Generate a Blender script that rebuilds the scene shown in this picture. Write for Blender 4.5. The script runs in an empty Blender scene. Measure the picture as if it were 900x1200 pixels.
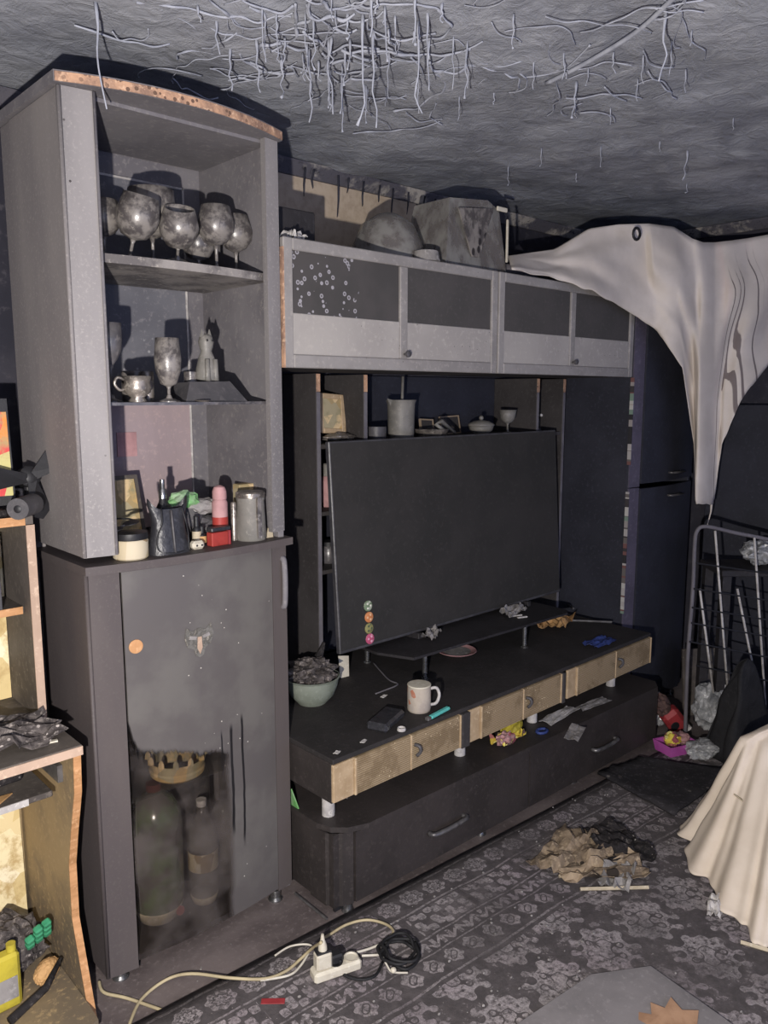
import bpy, bmesh, math, random
from mathutils import Vector, Matrix, Euler, noise

# ------------------------------------------------------------------ camera, world, light, exposure
SC = bpy.context.scene
COL = SC.collection
FPX = 929.0
PITCH = math.radians(8.45)
YAW = math.radians(42.9)
CAMH = 1.633
FH = Vector((math.sin(YAW), math.cos(YAW), 0))
RH = Vector((math.cos(YAW), -math.sin(YAW), 0))
UPZ = Vector((0, 0, 1))
FWD = FH * math.cos(PITCH) - UPZ * math.sin(PITCH)
UPV = FH * math.sin(PITCH) + UPZ * math.cos(PITCH)
CAM = Vector((0, 0, CAMH))

cam_data = bpy.data.cameras.new('camera')
cam = bpy.data.objects.new('camera', cam_data)
COL.objects.link(cam)
cam_data.sensor_fit = 'VERTICAL'
cam_data.sensor_height = 24.0
cam_data.lens = 24.0 * FPX / 1200.0
cam_data.clip_start = 0.02
cam.matrix_world = Matrix.Translation(CAM) @ Matrix((
    (RH.x, UPV.x, -FWD.x, 0), (RH.y, UPV.y, -FWD.y, 0), (RH.z, UPV.z, -FWD.z, 0), (0, 0, 0, 1)))
SC.camera = cam

world = bpy.data.worlds.new('world')
SC.world = world
world.use_nodes = True
world.node_tree.nodes['Background'].inputs[0].default_value = (0.42, 0.49, 0.80, 1)
world.node_tree.nodes['Background'].inputs[1].default_value = 1.45

torch_data = bpy.data.lights.new('hand_torch_offscreen', 'POINT')      # the photographer's torch, whose hard shadows the photo shows
torch = bpy.data.objects.new('hand_torch_offscreen', torch_data)
COL.objects.link(torch)
torch.location = CAM - RH * 0.17 - UPV * 0.28
torch_data.energy = 270
torch_data.color = (1.0, 0.94, 0.88)
torch_data.shadow_soft_size = 0.018

SC.view_settings.view_transform = 'Standard'
SC.view_settings.look = 'None'
SC.view_settings.gamma = 1.0
SC.view_settings.use_curve_mapping = False
SC.view_settings.exposure = 0.22

# ------------------------------------------------------------------ pixel -> place helpers
def ray(u, v):
    return FWD + RH * ((u - 450) / FPX) + UPV * ((600 - v) / FPX)
def PZ(u, v, z=0.0):
    k = ray(u, v); return CAM + k * ((z - CAMH) / k.z)
def PY(u, v, y):
    k = ray(u, v); return CAM + k * (y / k.y)
def PX(u, v, x):
    k = ray(u, v); return CAM + k * (x / k.x)
def PF(u, v, p0):                     # the upright plane that faces the view through p0
    k = ray(u, v); return CAM + k * (((Vector(p0) - CAM).dot(FH)) / k.dot(FH))

# ------------------------------------------------------------------ mesh helpers
class MB:
    def __init__(self):
        self.v = []; self.f = []
    def add(self, vs, fs):
        n = len(self.v)
        self.v += [Vector(p) for p in vs]
        self.f += [tuple(i + n for i in f) for f in fs]
        return self
    def box(self, x0, x1, y0, y1, z0, z1):
        return self.add([(x0,y0,z0),(x1,y0,z0),(x1,y1,z0),(x0,y1,z0),(x0,y0,z1),(x1,y0,z1),(x1,y1,z1),(x0,y1,z1)],
                        [(3,2,1,0),(4,5,6,7),(0,1,5,4),(1,2,6,5),(2,3,7,6),(3,0,4,7)])
    def cbox(self, x0, x1, y0, y1, z0, z1, c=0.004):       # box with chamfered edges
        bm = bmesh.new()
        bmesh.ops.create_cube(bm, size=1)
        for q in bm.verts:
            q.co = Vector((x0 + (q.co.x + .5) * (x1 - x0), y0 + (q.co.y + .5) * (y1 - y0), z0 + (q.co.z + .5) * (z1 - z0)))
        bmesh.ops.bevel(bm, geom=bm.edges[:], offset=c, segments=1, affect='EDGES')
        bm.verts.index_update()
        r = self.add([q.co.copy() for q in bm.verts], [[q.index for q in f.verts] for f in bm.faces])
        bm.free(); return r
    def prism(self, pts, z0, z1):                         # polygon in xy pulled up in z
        n = len(pts)
        a = sum(pts[i][0]*pts[(i+1) % n][1] - pts[(i+1) % n][0]*pts[i][1] for i in range(n))
        if a < 0: pts = pts[::-1]
        vs = [(p[0], p[1], z0) for p in pts] + [(p[0], p[1], z1) for p in pts]
        fs = [tuple(range(n-1, -1, -1)), tuple(range(n, 2*n))]
        fs += [(i, (i+1) % n, (i+1) % n + n, i + n) for i in range(n)]
        return self.add(vs, fs)
    def prism_x(self, pts, x0, x1):                       # polygon in yz pulled along x
        m = MB().prism(pts, x0, x1)
        return self.add([(p.z, p.x, p.y) for p in m.v], m.f)
    def prism_y(self, pts, y0, y1):                       # polygon in xz pulled along y
        m = MB().prism(pts, y0, y1)
        return self.add([(p.x, p.z, p.y) for p in m.v], [f[::-1] for f in m.f])
    def lathe(self, prof, n=20, c=(0, 0, 0), close=True):
        vs = []; fs = []
        for r, z in prof:
            for i in range(n):
                a = 2*math.pi*i/n
                vs.append((c[0] + max(r, 1e-4)*math.cos(a), c[1] + max(r, 1e-4)*math.sin(a), c[2] + z))
        for k in range(len(prof)-1):
            for i in range(n):
                j = (i+1) % n
                fs.append((k*n+i, k*n+j, (k+1)*n+j, (k+1)*n+i))
        if close:
            fs.append(tuple(range(n-1, -1, -1)))
            m = (len(prof)-1)*n
            fs.append(tuple(range(m, m+n)))
        return self.add(vs, fs)
    def tube(self, pts, r, n=8):
        pts = [Vector(p) for p in pts]
        rr = r if isinstance(r, (list, tuple)) else [r]*len(pts)
        vs = []; fs = []
        prev = None
        for i, p in enumerate(pts):
            t = (pts[min(i+1, len(pts)-1)] - pts[max(i-1, 0)])
            if t.length < 1e-9: t = Vector((0, 0, 1))
            t.normalize()
            if prev is None:
                a = Vector((0, 0, 1)) if abs(t.z) < .9 else Vector((1, 0, 0))
                s = t.cross(a).normalized()
            else:
                s = prev - t * prev.dot(t)
                s = s.normalized() if s.length > 1e-6 else t.orthogonal().normalized()
            prev = s
            b = t.cross(s)
            for k in range(n):
                a = 2*math.pi*k/n
                vs.append(p + (s*math.cos(a) + b*math.sin(a))*rr[i])
        for i in range(len(pts)-1):
            for k in range(n):
                j = (k+1) % n
                fs.append((i*n+k, i*n+j, (i+1)*n+j, (i+1)*n+k))
        fs.append(tuple(range(n-1, -1, -1)))
        m = (len(pts)-1)*n
        fs.append(tuple(range(m, m+n)))
        return self.add(vs, fs)
    def grid(self, nu, nv, fn):
        vs = [fn(i/nu, j/nv) for j in range(nv+1) for i in range(nu+1)]
        fs = [(j*(nu+1)+i, j*(nu+1)+i+1, (j+1)*(nu+1)+i+1, (j+1)*(nu+1)+i) for j in range(nv) for i in range(nu)]
        return self.add(vs, fs)
    def blob(self, rx, ry, rz, seed, amp=.25, freq=2.5, sub=3, flat=True, c=(0, 0, 0)):
        bm = bmesh.new()
        bmesh.ops.create_icosphere(bm, subdivisions=sub, radius=1)
        for q in bm.verts:
            k = 1 + amp*noise.noise(q.co*freq + Vector((seed*7.3, seed*3.1, seed))) + amp*.5*noise.noise(q.co*freq*2.7 + Vector((seed, 9, 4)))
            p = q.co*k
            q.co = Vector((p.x*rx, p.y*ry, p.z*rz))
        lo = min(q.co.z for q in bm.verts)
        bm.verts.index_update()
        r = self.add([q.co - Vector((0, 0, lo if flat else 0)) + Vector(c) for q in bm.verts], [[q.index for q in f.verts] for f in bm.faces])
        bm.free(); return r
    def xf(self, M):
        self.v = [M @ p for p in self.v]; return self

def smoothpath(pts, n=6):
    pts = [Vector(p) for p in pts]; out = []
    for i in range(len(pts)-1):
        p0 = pts[max(i-1, 0)]; p1 = pts[i]; p2 = pts[i+1]; p3 = pts[min(i+2, len(pts)-1)]
        for k in range(n):
            t = k/n
            out.append(.5*((2*p1) + (p2-p0)*t + (2*p0-5*p1+4*p2-p3)*t*t + (3*p1-p0-3*p2+p3)*t*t*t))
    out.append(pts[-1]); return out

def ob(name, mb, mat, parent=None, smooth=False, world=True, thick=0):
    """one mesh object; with world=True the vertices are given in world space"""
    me = bpy.data.meshes.new(name)
    vs = mb.v
    if world and parent is not None:
        o0 = parent
        off = Vector((0, 0, 0))
        while o0 is not None:
            off += o0.location; o0 = o0.parent
        vs = [p - off for p in vs]
    me.from_pydata([tuple(p) for p in vs], [], mb.f)
    me.materials.append(M[mat] if isinstance(mat, str) else mat)
    if smooth:
        me.polygons.foreach_set('use_smooth', [True]*len(me.polygons))
        if smooth == 'auto':
            me.set_sharp_from_angle(angle=math.radians(40))
    me.update()
    o = bpy.data.objects.new(name, me)
    COL.objects.link(o)
    if parent is not None: o.parent = parent
    if thick:
        md = o.modifiers.new('thickness', 'SOLIDIFY'); md.thickness = thick; md.offset = 0
    return o
def tag(o, label=None, cat=None, group=None, kind=None):
    if label: o['label'] = label
    if cat: o['category'] = cat
    if group: o['group'] = group
    if kind: o['kind'] = kind
    return o
def thing(name, label, cat, loc=(0, 0, 0), rz=0.0, group=None, rot=None):
    o = bpy.data.objects.new(name, None)
    COL.objects.link(o)
    o.empty_display_size = .05
    o.location = loc
    o.rotation_euler = rot if rot else (0, 0, rz)
    return tag(o, label, cat, group)
def solo(name, mb, mat, label, cat, loc=None, rot=None, group=None, smooth=False, kind=None, thick=0):
    """a one-mesh thing; with loc the mesh is local, else world (origin moved to its base)"""
    if loc is None:
        xs = [p.x for p in mb.v]; ys = [p.y for p in mb.v]; zs = [p.z for p in mb.v]
        c = Vector(((min(xs)+max(xs))/2, (min(ys)+max(ys))/2, min(zs)))
        mb.v = [p - c for p in mb.v]; loc = c
    o = ob(name, mb, mat, None, smooth, False, thick)
    o.location = loc
    if rot: o.rotation_euler = rot
    return tag(o, label, cat, group, kind)
def struct(name, mb, mat, **k):
    return tag(ob(name, mb, mat, None, **k), kind='structure')

# ------------------------------------------------------------------ materials
def lin(c):
    if isinstance(c, str):
        c = tuple(int(c[i:i+2], 16)/255 for i in (0, 2, 4))
    return tuple(((x/12.92) if x <= .04045 else ((x+.055)/1.055)**2.4) for x in c) + (1,)
class E:                                     # node arithmetic
    def __init__(s, nt, k): s.nt = nt; s.k = k
    def _m(s, op, *a, clamp=False):
        n = s.nt.nodes.new('ShaderNodeMath'); n.operation = op; n.use_clamp = clamp
        for i, x in enumerate((s,)+a):
            if isinstance(x, E): s.nt.links.new(x.k, n.inputs[i])
            else: n.inputs[i].default_value = x
        return E(s.nt, n.outputs[0])
    def __add__(s, o): return s._m('ADD', o)
    def __sub__(s, o): return s._m('SUBTRACT', o)
    def __mul__(s, o): return s._m('MULTIPLY', o)
    def __truediv__(s, o): return s._m('DIVIDE', o)
    __radd__ = __add__; __rmul__ = __mul__
    def __rsub__(s, o): return (s*-1) + o
    def abs(s): return s._m('ABSOLUTE')
    def sin(s): return s._m('SINE')
    def sqrt(s): return s._m('SQRT')
    def wrap(s, a, b): return s._m('WRAP', b, a)
    def floor(s): return s._m('FLOOR')
    def lt(s, o): return s._m('LESS_THAN', o)
    def gt(s, o): return s._m('GREATER_THAN', o)
    def max(s, o): return s._m('MAXIMUM', o)
    def min(s, o): return s._m('MINIMUM', o)
    def clamp(s): return s._m('ADD', 0.0, clamp=True)
    def step(s, a, b):                        # smooth ramp from a to b
        n = s.nt.nodes.new('ShaderNodeMapRange'); n.interpolation_type = 'SMOOTHSTEP'
        s.nt.links.new(s.k, n.inputs[0]); n.inputs[1].default_value = a; n.inputs[2].default_value = b
        return E(s.nt, n.outputs[0])
    def between(s, a, b): return s.gt(a)*s.lt(b)
class Mat:
    def __init__(s, name):
        s.m = bpy.data.materials.new(name); s.m.use_nodes = True
        s.nt = s.m.node_tree; s.n = s.nt.nodes; s.b = s.n['Principled BSDF']; s.out = s.n['Material Output']
        s.tc = s.n.new('ShaderNodeTexCoord')
        s.geo = None
    def new(s, t): return s.n.new(t)
    def link(s, a, b): s.nt.links.new(a.k if isinstance(a, E) else a, b)
    def xyz(s, world=False):
        sp = s.new('ShaderNodeSeparateXYZ')
        if world:
            g = s.new('ShaderNodeNewGeometry'); s.link(g.outputs['Position'], sp.inputs[0])
        else: s.link(s.tc.outputs['Object'], sp.inputs[0])
        return [E(s.nt, o) for o in sp.outputs]
    def vec(s, x, y, z):
        c = s.new('ShaderNodeCombineXYZ')
        for i, q in enumerate((x, y, z)):
            if isinstance(q, E): s.link(q, c.inputs[i])
            else: c.inputs[i].default_value = q
        return c.outputs[0]
    def noise(s, scale, detail=4, rough=.6, vec=None, dist=0.0, world=False):
        t = s.new('ShaderNodeTexNoise'); t.inputs['Scale'].default_value = scale
        t.inputs['Detail'].default_value = detail; t.inputs['Roughness'].default_value = rough; t.inputs['Distortion'].default_value = dist
        if vec is None:
            if world: vec = s.new('ShaderNodeNewGeometry').outputs['Position']
            else: vec = s.tc.outputs['Object']
        s.link(vec, t.inputs['Vector'])
        return E(s.nt, t.outputs['Fac'])
    def voro(s, scale, vec=None, feature='F1', out='Distance'):
        t = s.new('ShaderNodeTexVoronoi'); t.feature = feature; t.inputs['Scale'].default_value = scale
        s.link(vec if vec is not None else s.tc.outputs['Object'], t.inputs['Vector'])
        return E(s.nt, t.outputs[out])
    def mix(s, f, a, b):
        n = s.new('ShaderNodeMix'); n.data_type = 'RGBA'
        if isinstance(f, E): s.link(f, n.inputs[0])
        else: n.inputs[0].default_value = f
        for i, q in ((6, a), (7, b)):
            if isinstance(q, (str, tuple)): n.inputs[i].default_value = lin(q)
            else: s.link(q, n.inputs[i])
        return n.outputs[2]
    def bump(s, h, strength=.3, dist=.01):
        n = s.new('ShaderNodeBump'); n.inputs['Strength'].default_value = strength; n.inputs['Distance'].default_value = dist
        s.link(h, n.inputs['Height']); s.link(n.outputs[0], s.b.inputs['Normal'])
    def set(s, col=None, rough=.8, metal=0.0, spec=.3):
        if col is not None:
            if isinstance(col, (str, tuple)): s.b.inputs['Base Color'].default_value = lin(col)
            else: s.link(col, s.b.inputs['Base Color'])
        if isinstance(rough, E): s.link(rough, s.b.inputs['Roughness'])
        else: s.b.inputs['Roughness'].default_value = rough
        s.b.inputs['Metallic'].default_value = metal
        s.b.inputs['Specular IOR Level'].default_value = spec
        return s.m
M = {}
def soot(name, c1, c2, scale=4, rough=.75, c3=None, spots=None, bump=.15, metal=0, spec=.25, fine=60, streak=0, lo=.35, hi=.65):
    """mottled surface: c1/c2 broad patches, c3 fine grains, spots = (colour, scale, radius) flecks"""
    m = Mat(name)
    v = None
    if streak:
        x, y, z = m.xyz(); v = m.vec(x, y, z*streak)
    n = m.noise(scale, 5, .6, v, .3)
    col = m.mix(n.step(lo, hi), c1, c2)
    g = m.noise(fine, 3, .7)
    if c3: col = m.mix(g.step(.52, .72), col, c3)
    if spots:
        sc, r = spots[1], spots[2]
        msk = m.voro(sc).lt(r) * m.noise(2.2, 2).step(.45, .6)
        col = m.mix(msk, col, spots[0])
    if bump: m.bump(n*.6 + g*.5, bump, .01)
    M[name] = m.set(col, rough, metal, spec)
    return M[name]

soot('tower_side', '716d6e', '86817f', 2.2, .6, '8b8684', ('b0aba5', 15, .05), .05, spec=.3, streak=.22, fine=130)
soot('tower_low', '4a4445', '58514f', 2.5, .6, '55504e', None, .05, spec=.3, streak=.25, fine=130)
soot('tower_stile', '8a8686', '6c696a', 2.6, .5, '908c8a', ('3c3838', 17, .05), .05, spec=.35, streak=.18, fine=130)
soot('tower_inner', '747174', '656266', 4, .75, '807c7c', None, .2)
soot('tower_back', '66666c', '5b5b61', 5, .8, '757377', ('8f8f92', 30, .13), .2)
soot('tower_back_low', '97888a', '8a7c7e', 3, .7, 'a2908f', None, .1, streak=.25)
soot('shelf_sooty', '8a8582', '5f5b5b', 7, .6, '99938d', None, .3, lo=.4, hi=.6)
soot('raw_chipboard', 'bb957a', '8a6f60', 18, .9, 'd0ae92', ('6a5448', 60, .3), .6)
soot('upper_frame', '8e8a88', '827e7c', 6, .6, '98938f', ('4a4644', 45, .08), .15, spec=.3)
soot('upper_light', 'a29d98', '97928e', 4, .55, 'aaa49e', ('54504d', 38, .07), .1, spec=.35)
soot('upper_glass', '4d4a49', '474544', 6, .6, '524f4e', None, .05, spec=.15)
def flecked():
    m = Mat('flecked_glass')
    x, y, z = m.xyz()
    d = m.voro(42)
    ring = d.lt(.30)*(1 - d.lt(.16)*.8)
    msk = ring*(m.noise(7, 3)*.5 + (x + .48)*-1.6).gt(-.14)
    col = m.mix(m.noise(6, 4).step(.4, .6), '4d4a49', '474544')
    M['flecked_glass'] = m.set(m.mix(msk, col, '98959a'), .6, 0, .15)
flecked()
soot('black_board', '2f2d2f', '272527', 5, .6, '373537', None, .2, spec=.3)
soot('low_chest', '373231', '2d2928', 5, .55, '3e3937', ('4a4745', 21, .05), .15, spec=.35)
soot('stand_top', '2b2929', '333030', 6, .7, '393636', ('4c4a4a', 33, .05), .25, spec=.25)
soot('niche_board', '403d3d', '373434', 5, .7, '474444', None, .15)
soot('niche_edge', '6a676c', '5c595f', 9, .7)
soot('tv_screen', '363433', '302f2e', 4, .6, '3a3837', ('4a4846', 13, .04), .04, spec=.2)
soot('tv_edge', '4a494c', '38373a', 14, .4, spec=.5)
soot('navy_board', '2f3039', '272830', 4, .6, '34353f', None, .15, spec=.3)
soot('purple_stile', '55505f', '494552', 6, .6, '5e5967', None, .1)
soot('floor_lino', '6f6665', '544c4c', 3, .5, '776e6d', ('847c78', 17, .04), .2, spec=.4)
soot('rubber_black', '1a1a1d', '222226', 8, .5, spec=.4)
soot('leather', '26262a', '303034', 30, .4, '3a3a3e', None, .4, spec=.5)
soot('glass_sooty', '7a7571', '4a4646', 26, .3, '857f79', ('2e2b2c', 38, .33), .12, spec=.5, lo=.42, hi=.6)
soot('glass_dark', '5b585a', '424144', 14, .3, '6a6666', None, .15, spec=.6)
soot('silver_sooty', '8f877f', '5e5956', 24, .35, 'b8b0a5', None, .2, metal=.5, spec=.6)
soot('ceramic_grey', '77746f', '666460', 10, .5, '85817b', None, .15, spec=.4)
soot('ceramic_dark', '4c4a4c', '403f42', 10, .5, '575456', None, .15, spec=.4)
soot('cream', 'b5a992', '9f937c', 12, .6, 'beb4a2')
soot('white_plastic', 'c4beae', 'b0a898', 10, .5, 'cbc6b8', spec=.4)
soot('white_dirty', 'b9b5b2', '9a9694', 18, .8, 'c9c5c0')
soot('paper_brown', '9a8872', '5f5347', 9, .9, 'a8977f', ('2f2925', 14, .3), .3)
soot('bowl_green', '7f857a', '70766a', 8, .4, '888e83', None, .05, spec=.4)
soot('paper_grey', '8c8886', '6c6967', 12, .9, '9d9996')
soot('char', '1d1b1c', '262324', 30, .85, '4c4745', ('8c8782', 60, .18), .8)
soot('ash', '5c5654', '2f2b2b', 26, .95, '8d8580', ('a39b95', 50, .2), .8)
soot('orange_wood', 'b98b62', 'a0764f', 10, .6, 'c49a72', None, .1, streak=6)
soot('wood_pale', 'b29a88', '9c8574', 7, .6, 'bea793', None, .1, streak=.2)
soot('desk_board', '5b5550', '443f3c', 5, .65, '67605a', None, .15)
soot('desk_inner', '94805f', '6a5f50', 3, .7, '9f8a68', ('b9a486', 17, .06), .15, lo=.38, hi=.66)
soot('chrome', 'a5a5a6', '868687', 20, .25, metal=.9, spec=.6)
soot('chrome_dull', '7d7b7b', '5e5c5d', 20, .4, metal=.6)
soot('cover_beige', 'd6cabc', 'c6b9a9', 3, .9, None, None, .05)
soot('cover_stain', '6f6963', '8d8377', 3, .9, '79726a')
soot('bag_clear', 'a1a2a4', '6f7175', 14, .3, 'bcbcbc', None, .3, spec=.6)
soot('cloth_black', '27272a', '1f1f22', 14, .9, '2e2e31')
soot('pink', 'b45aa8', 'a24a96', 8, .5)
soot('red', '96363a', '78282c', 10, .5)
soot('red_bright', '9c3a34', '84302c', 10, .5)
soot('brown_fur', '5e4a44', '47383a', 30, .9)
soot('green', '3f8f68', '337a57', 20, .5)
soot('yellow', 'b5a63a', '8f8432', 10, .5)
soot('lime', '529a48', '8fa388', 14, .5)
soot('blue', '36447c', '2d3866', 10, .5)
soot('teal', '5fb8b0', '4ca29b', 10, .5)
soot('orange_paper', 'bf9868', 'a27d54', 10, .8)
soot('pinkish', 'b28a8a', '8f6d6e', 8, .7)
soot('cable_cream', 'b5a888', '9c9074', 10, .6)
soot('cable_black', '232325', '1b1b1d', 10, .6)
soot('cable_white', 'c9c4b8', 'b0aa9e', 10, .6)
soot('drip_grey', 'a2a5af', '8c8f9a', 20, .8)
soot('drip_dark', '3a3b44', '2b2c35', 20, .8)
soot('grey_sheet', '7d797a', '6c696a', 5, .8, '858182', ('9b9895', 40, .05), .1)
soot('dried_leaf', 'a5846a', '8a6b54', 12, .8)
soot('dark_rug', '2f2d30', '222124', 5, .9, '454246', ('55514f', 16, .14), .5)

# wall paper with burnt edges: soot except for one clean patch behind the cabinets
def wall_mat():
    m = Mat('wall_soot')
    x, y, z = m.xyz(True)
    n = m.noise(3, 6, .65, world=True); f = m.noise(24, 4, .7, world=True)
    col = m.mix(n.step(.35, .65), '2c2c35', '3a3941')
    col = m.mix(f.step(.55, .7), col, '45434a')
    edge = (m.noise(9, 5, .7, world=True) - .5)*.10
    drip = (m.noise(30, 2, .5, m.vec(x, y, z*.12)) - .5)*.25
    top = 2.50 + drip*.35
    msk = (top - z).step(0, .015) * (x + edge - 1.6).step(0, .04) * (2.68 + edge - x).step(0, .05) * (z + edge - 1.9).step(0, .05) * ((z*.8 + x*.5).lt(3.27))
    clean = m.mix(f.step(.4, .7), 'b5a592', 'a69683')
    col = m.mix(msk, col, clean)
    m.bump(n + f*.4, .3, .01)
    M['wall_soot'] = m.set(col, .85, 0, .2)
wall_mat()
def ceil_mat():
    m = Mat('ceiling_soot')
    n = m.noise(2.2, 6, .65, world=True, dist=.6); f = m.noise(14, 5, .7, world=True, dist=.8)
    x, y, z = m.xyz(True)
    col = m.mix(n.step(.36, .66), '8d9098', '9fa1a8')
    col = m.mix(f.step(.5, .72), col, 'a9abb1')
    blot = m.noise(3.5, 5, .65, world=True, dist=.8).step(.40, .64)      # burnt-in soot blotches
    col = m.mix(blot*.6, col, '6a6c75')
    m.bump(n*.8 + f*.7, .8, .02)
    M['ceiling_soot'] = m.set(col, .85, 0, .2)
ceil_mat()

def striped(name, a, b, dirt, amount):
    m = Mat(name)
    x, y, z = m.xyz()
    w = (z*900 + (m.noise(8, 2) - .5)*4).sin()*.5 + .5
    col = m.mix(w, a, b)
    d = m.noise(9, 5, .7).step(.5 - amount, .62 - amount*.5)
    col = m.mix(d*.8, col, dirt)
    sp = m.voro(70).lt(.16)*m.noise(6, 2).step(.5, .6)
    col = m.mix(sp, col, 'd8c4a2')
    m.bump(w, .4, .002)
    M[name] = m.set(col, .55, 0, .35)
striped('front_clean', '9c8a6e', '7e6c54', '74634b', .02)
soot('strip_light', 'ae987b', '9c8669', 14, .55, 'b8a487')
soot('strip_mid', '9d8b76', '8a7a68', 14, .55)

def door_glass():
    m = Mat('door_glass')
    x, y, z = m.xyz(True)
    st = m.noise(1, 3, .6, m.vec(x*55, 0.0, z*2.2))
    st2 = m.noise(1, 3, .6, m.vec(x*26, 3.0, z*1.3))
    n = m.noise(5, 5, .6, world=True)
    edge = .644 - (x - 1.0)*.32 + (.905 - x).max(0.0)*(.905 - x).max(0.0)*77
    zz = z - edge + (st - .5)*.07
    lower = (zz*-1).step(-.004, .012)                  # below the smoke line
    right = (x - 1.155 + (n - .5)*.06).step(0, .03)
    clear = lower*(1 - right)
    col = m.mix(n.step(.38, .62), '615e5b', '565251')
    wash = m.mix(n.step(.35, .6), '6a6360', '4d4746')
    col = m.mix(clear, col, wash)
    xw = x + (m.noise(9, 2, .5, world=True) - .5)*.012
    def run(x0, w, z1, z0): return (w - (xw - x0).abs()).step(0, w*.6)*(z1 - z).step(0, .03)*(z - z0 + (n - .5)*.1).step(0, .06)
    runs = (run(1.146, .0035, .67, .50) + run(1.180, .0065, .68, .30) + run(1.219, .0055, .70, .26) + st2.step(.60, .64)*clear*(z - .25 + (n - .5)*.4).step(0, .1)).clamp()
    rim = (zz + .045).step(0, .03)*(zz*-1 + .012).step(0, .02)
    col = m.mix((runs + rim*st.step(.4, .55)*(1 - right)).clamp(), col, '1b1a1c')
    sp = m.voro(34, m.new('ShaderNodeNewGeometry').outputs['Position']).lt(.06)*m.noise(3, 2, world=True).step(.5, .55)
    col = m.mix(sp, col, 'cfcac0')
    m.set(col, .38, 0, .4)
    tr = m.new('ShaderNodeBsdfTransparent')
    tr.inputs[0].default_value = (.82, .80, .78, 1)
    mx = m.new('ShaderNodeMixShader')
    alpha = clear*(.70 + .25*n.step(.40, .60))*(1 - runs*.5)
    m.link(alpha, mx.inputs[0]); m.link(m.b.outputs[0], mx.inputs[1]); m.link(tr.outputs[0], mx.inputs[2])
    m.link(mx.outputs[0], m.out.inputs[0])
    M['door_glass'] = m.m
door_glass()

def clear_plastic(name, tint, amt):
    m = Mat(name)
    n = m.noise(12, 4, .6)
    m.set(m.mix(n.step(.4, .6), tint, '6a6563'), .2, 0, .6)
    tr = m.new('ShaderNodeBsdfTransparent'); tr.inputs[0].default_value = (.9, .9, .88, 1)
    mx = m.new('ShaderNodeMixShader'); mx.inputs[0].default_value = amt
    m.link(m.b.outputs[0], mx.inputs[1]); m.link(tr.outputs[0], mx.inputs[2]); m.link(mx.outputs[0], m.out.inputs[0])
    M[name] = m.m
clear_plastic('bottle_green', '6f7a63', .25)
clear_plastic('bottle_clear', '8d8a86', .45)
clear_plastic('film_clear', '8c8a86', .3)
clear_plastic('shelf_glass', '4a4b4e', .7)

def carpet_mat():
    m = Mat('carpet_pattern')
    x, y, z = m.xyz()                          # local: u along x, v away from the far edge = -y
    wob = (m.noise(6, 3, .6) - .5)*.02
    u = x + wob; v = (y*-1) + wob
    thr = m.noise(60, 5, .8)
    thr2 = m.noise(22, 4, .75)
    P = .098
    # row of round medallions
    cu = u.wrap(-P/2, P/2); cv = v - .075
    r = (cu*cu + cv*cv*1.3).sqrt()
    th1 = cu._m('ARCTAN2', cv)
    r = r + (th1*8).sin()*.0035
    row1 = r.between(.010, .040) - r.between(.019, .024) - (th1*8).sin().gt(.5)*r.between(.024, .036)*.7
    row1 = (row1.max(0.0) + r.lt(.006))*v.between(.03, .12)
    # row of long framed panels, every second one a lattice of flowers
    PB = .25
    pu = u.wrap(-PB/2, PB/2); pv = v - .19
    fl = ((u*105).sin()*((v*105).sin())).gt(.10) + ((u*52 + 1).sin()*((v*52).sin())).abs().gt(.7)
    row2 = fl.min(1.0)*pu.abs().lt(PB/2 - .014)*pv.abs().lt(.047)
    alt = (u/(PB*2)).wrap(0.0, 1.0).lt(.5)
    row2b = alt*pu.abs().lt(PB/2 - .010)*pv.abs().lt(.05)*.28
    # narrow vine
    vn = ((u*90).sin()*.014 + (v - .278))
    row3 = (vn.abs().lt(.007) + (((u*90).sin().abs().gt(.8))*(v - .278).abs().lt(.02)))*v.between(.25, .306)
    # row of small flower heads
    P4 = .082
    c4 = u.wrap(-P4/2, P4/2); v4 = v - .35
    r4 = (c4*c4 + v4*v4).sqrt() + ((c4*150).sin()*(v4*150).sin())*.006
    row4 = (r4.lt(.028) - r4.between(.010, .016))*v.between(.31, .39)
    # inner field: big squares with dense flowers
    PF_ = .21
    fu = u.wrap(-PF_/2, PF_/2); fv = (v - .41).wrap(-PF_/2, PF_/2)
    fr = (fu*fu + fv*fv).sqrt() + ((fu*90).sin()*(fv*90).sin())*.03
    field = (fr.lt(.085) - fr.between(.03, .042) + thr2.gt(.58)*.6)*v.gt(.42)*fu.abs().lt(.098)
    line = (v.between(.020, .028) + v.between(.128, .135) + v.between(.244, .250) + v.between(.306, .311) + v.between(.398, .406))*.8
    pat = (row1 + row2 + row2b + row3 + row4 + field + line).clamp()
    wear = (m.noise(3.2, 5, .7).step(.30, .62)*.75 + .25)*thr.step(.36, .56)*(m.noise(140, 3, .8).step(.3, .6)*.6 + .4)
    base = m.mix(thr2.step(.35, .65), '474344', '565152')
    light = m.mix(m.noise(5, 3).step(.45, .6), '9b9596', 'a39b9c')
    light = m.mix(m.noise(2.1, 3).step(.5, .64)*.6, light, '9a8e95')
    col = m.mix(pat*wear, base, light)
    sp = m.voro(48).lt(.06)
    col = m.mix(sp*m.noise(4, 2).step(.45, .6), col, 'a39d98')
    m.bump(pat*.4 + thr, .5, .006)
    M['carpet_pattern'] = m.set(col, .85, 0, .25)
carpet_mat()

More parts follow.
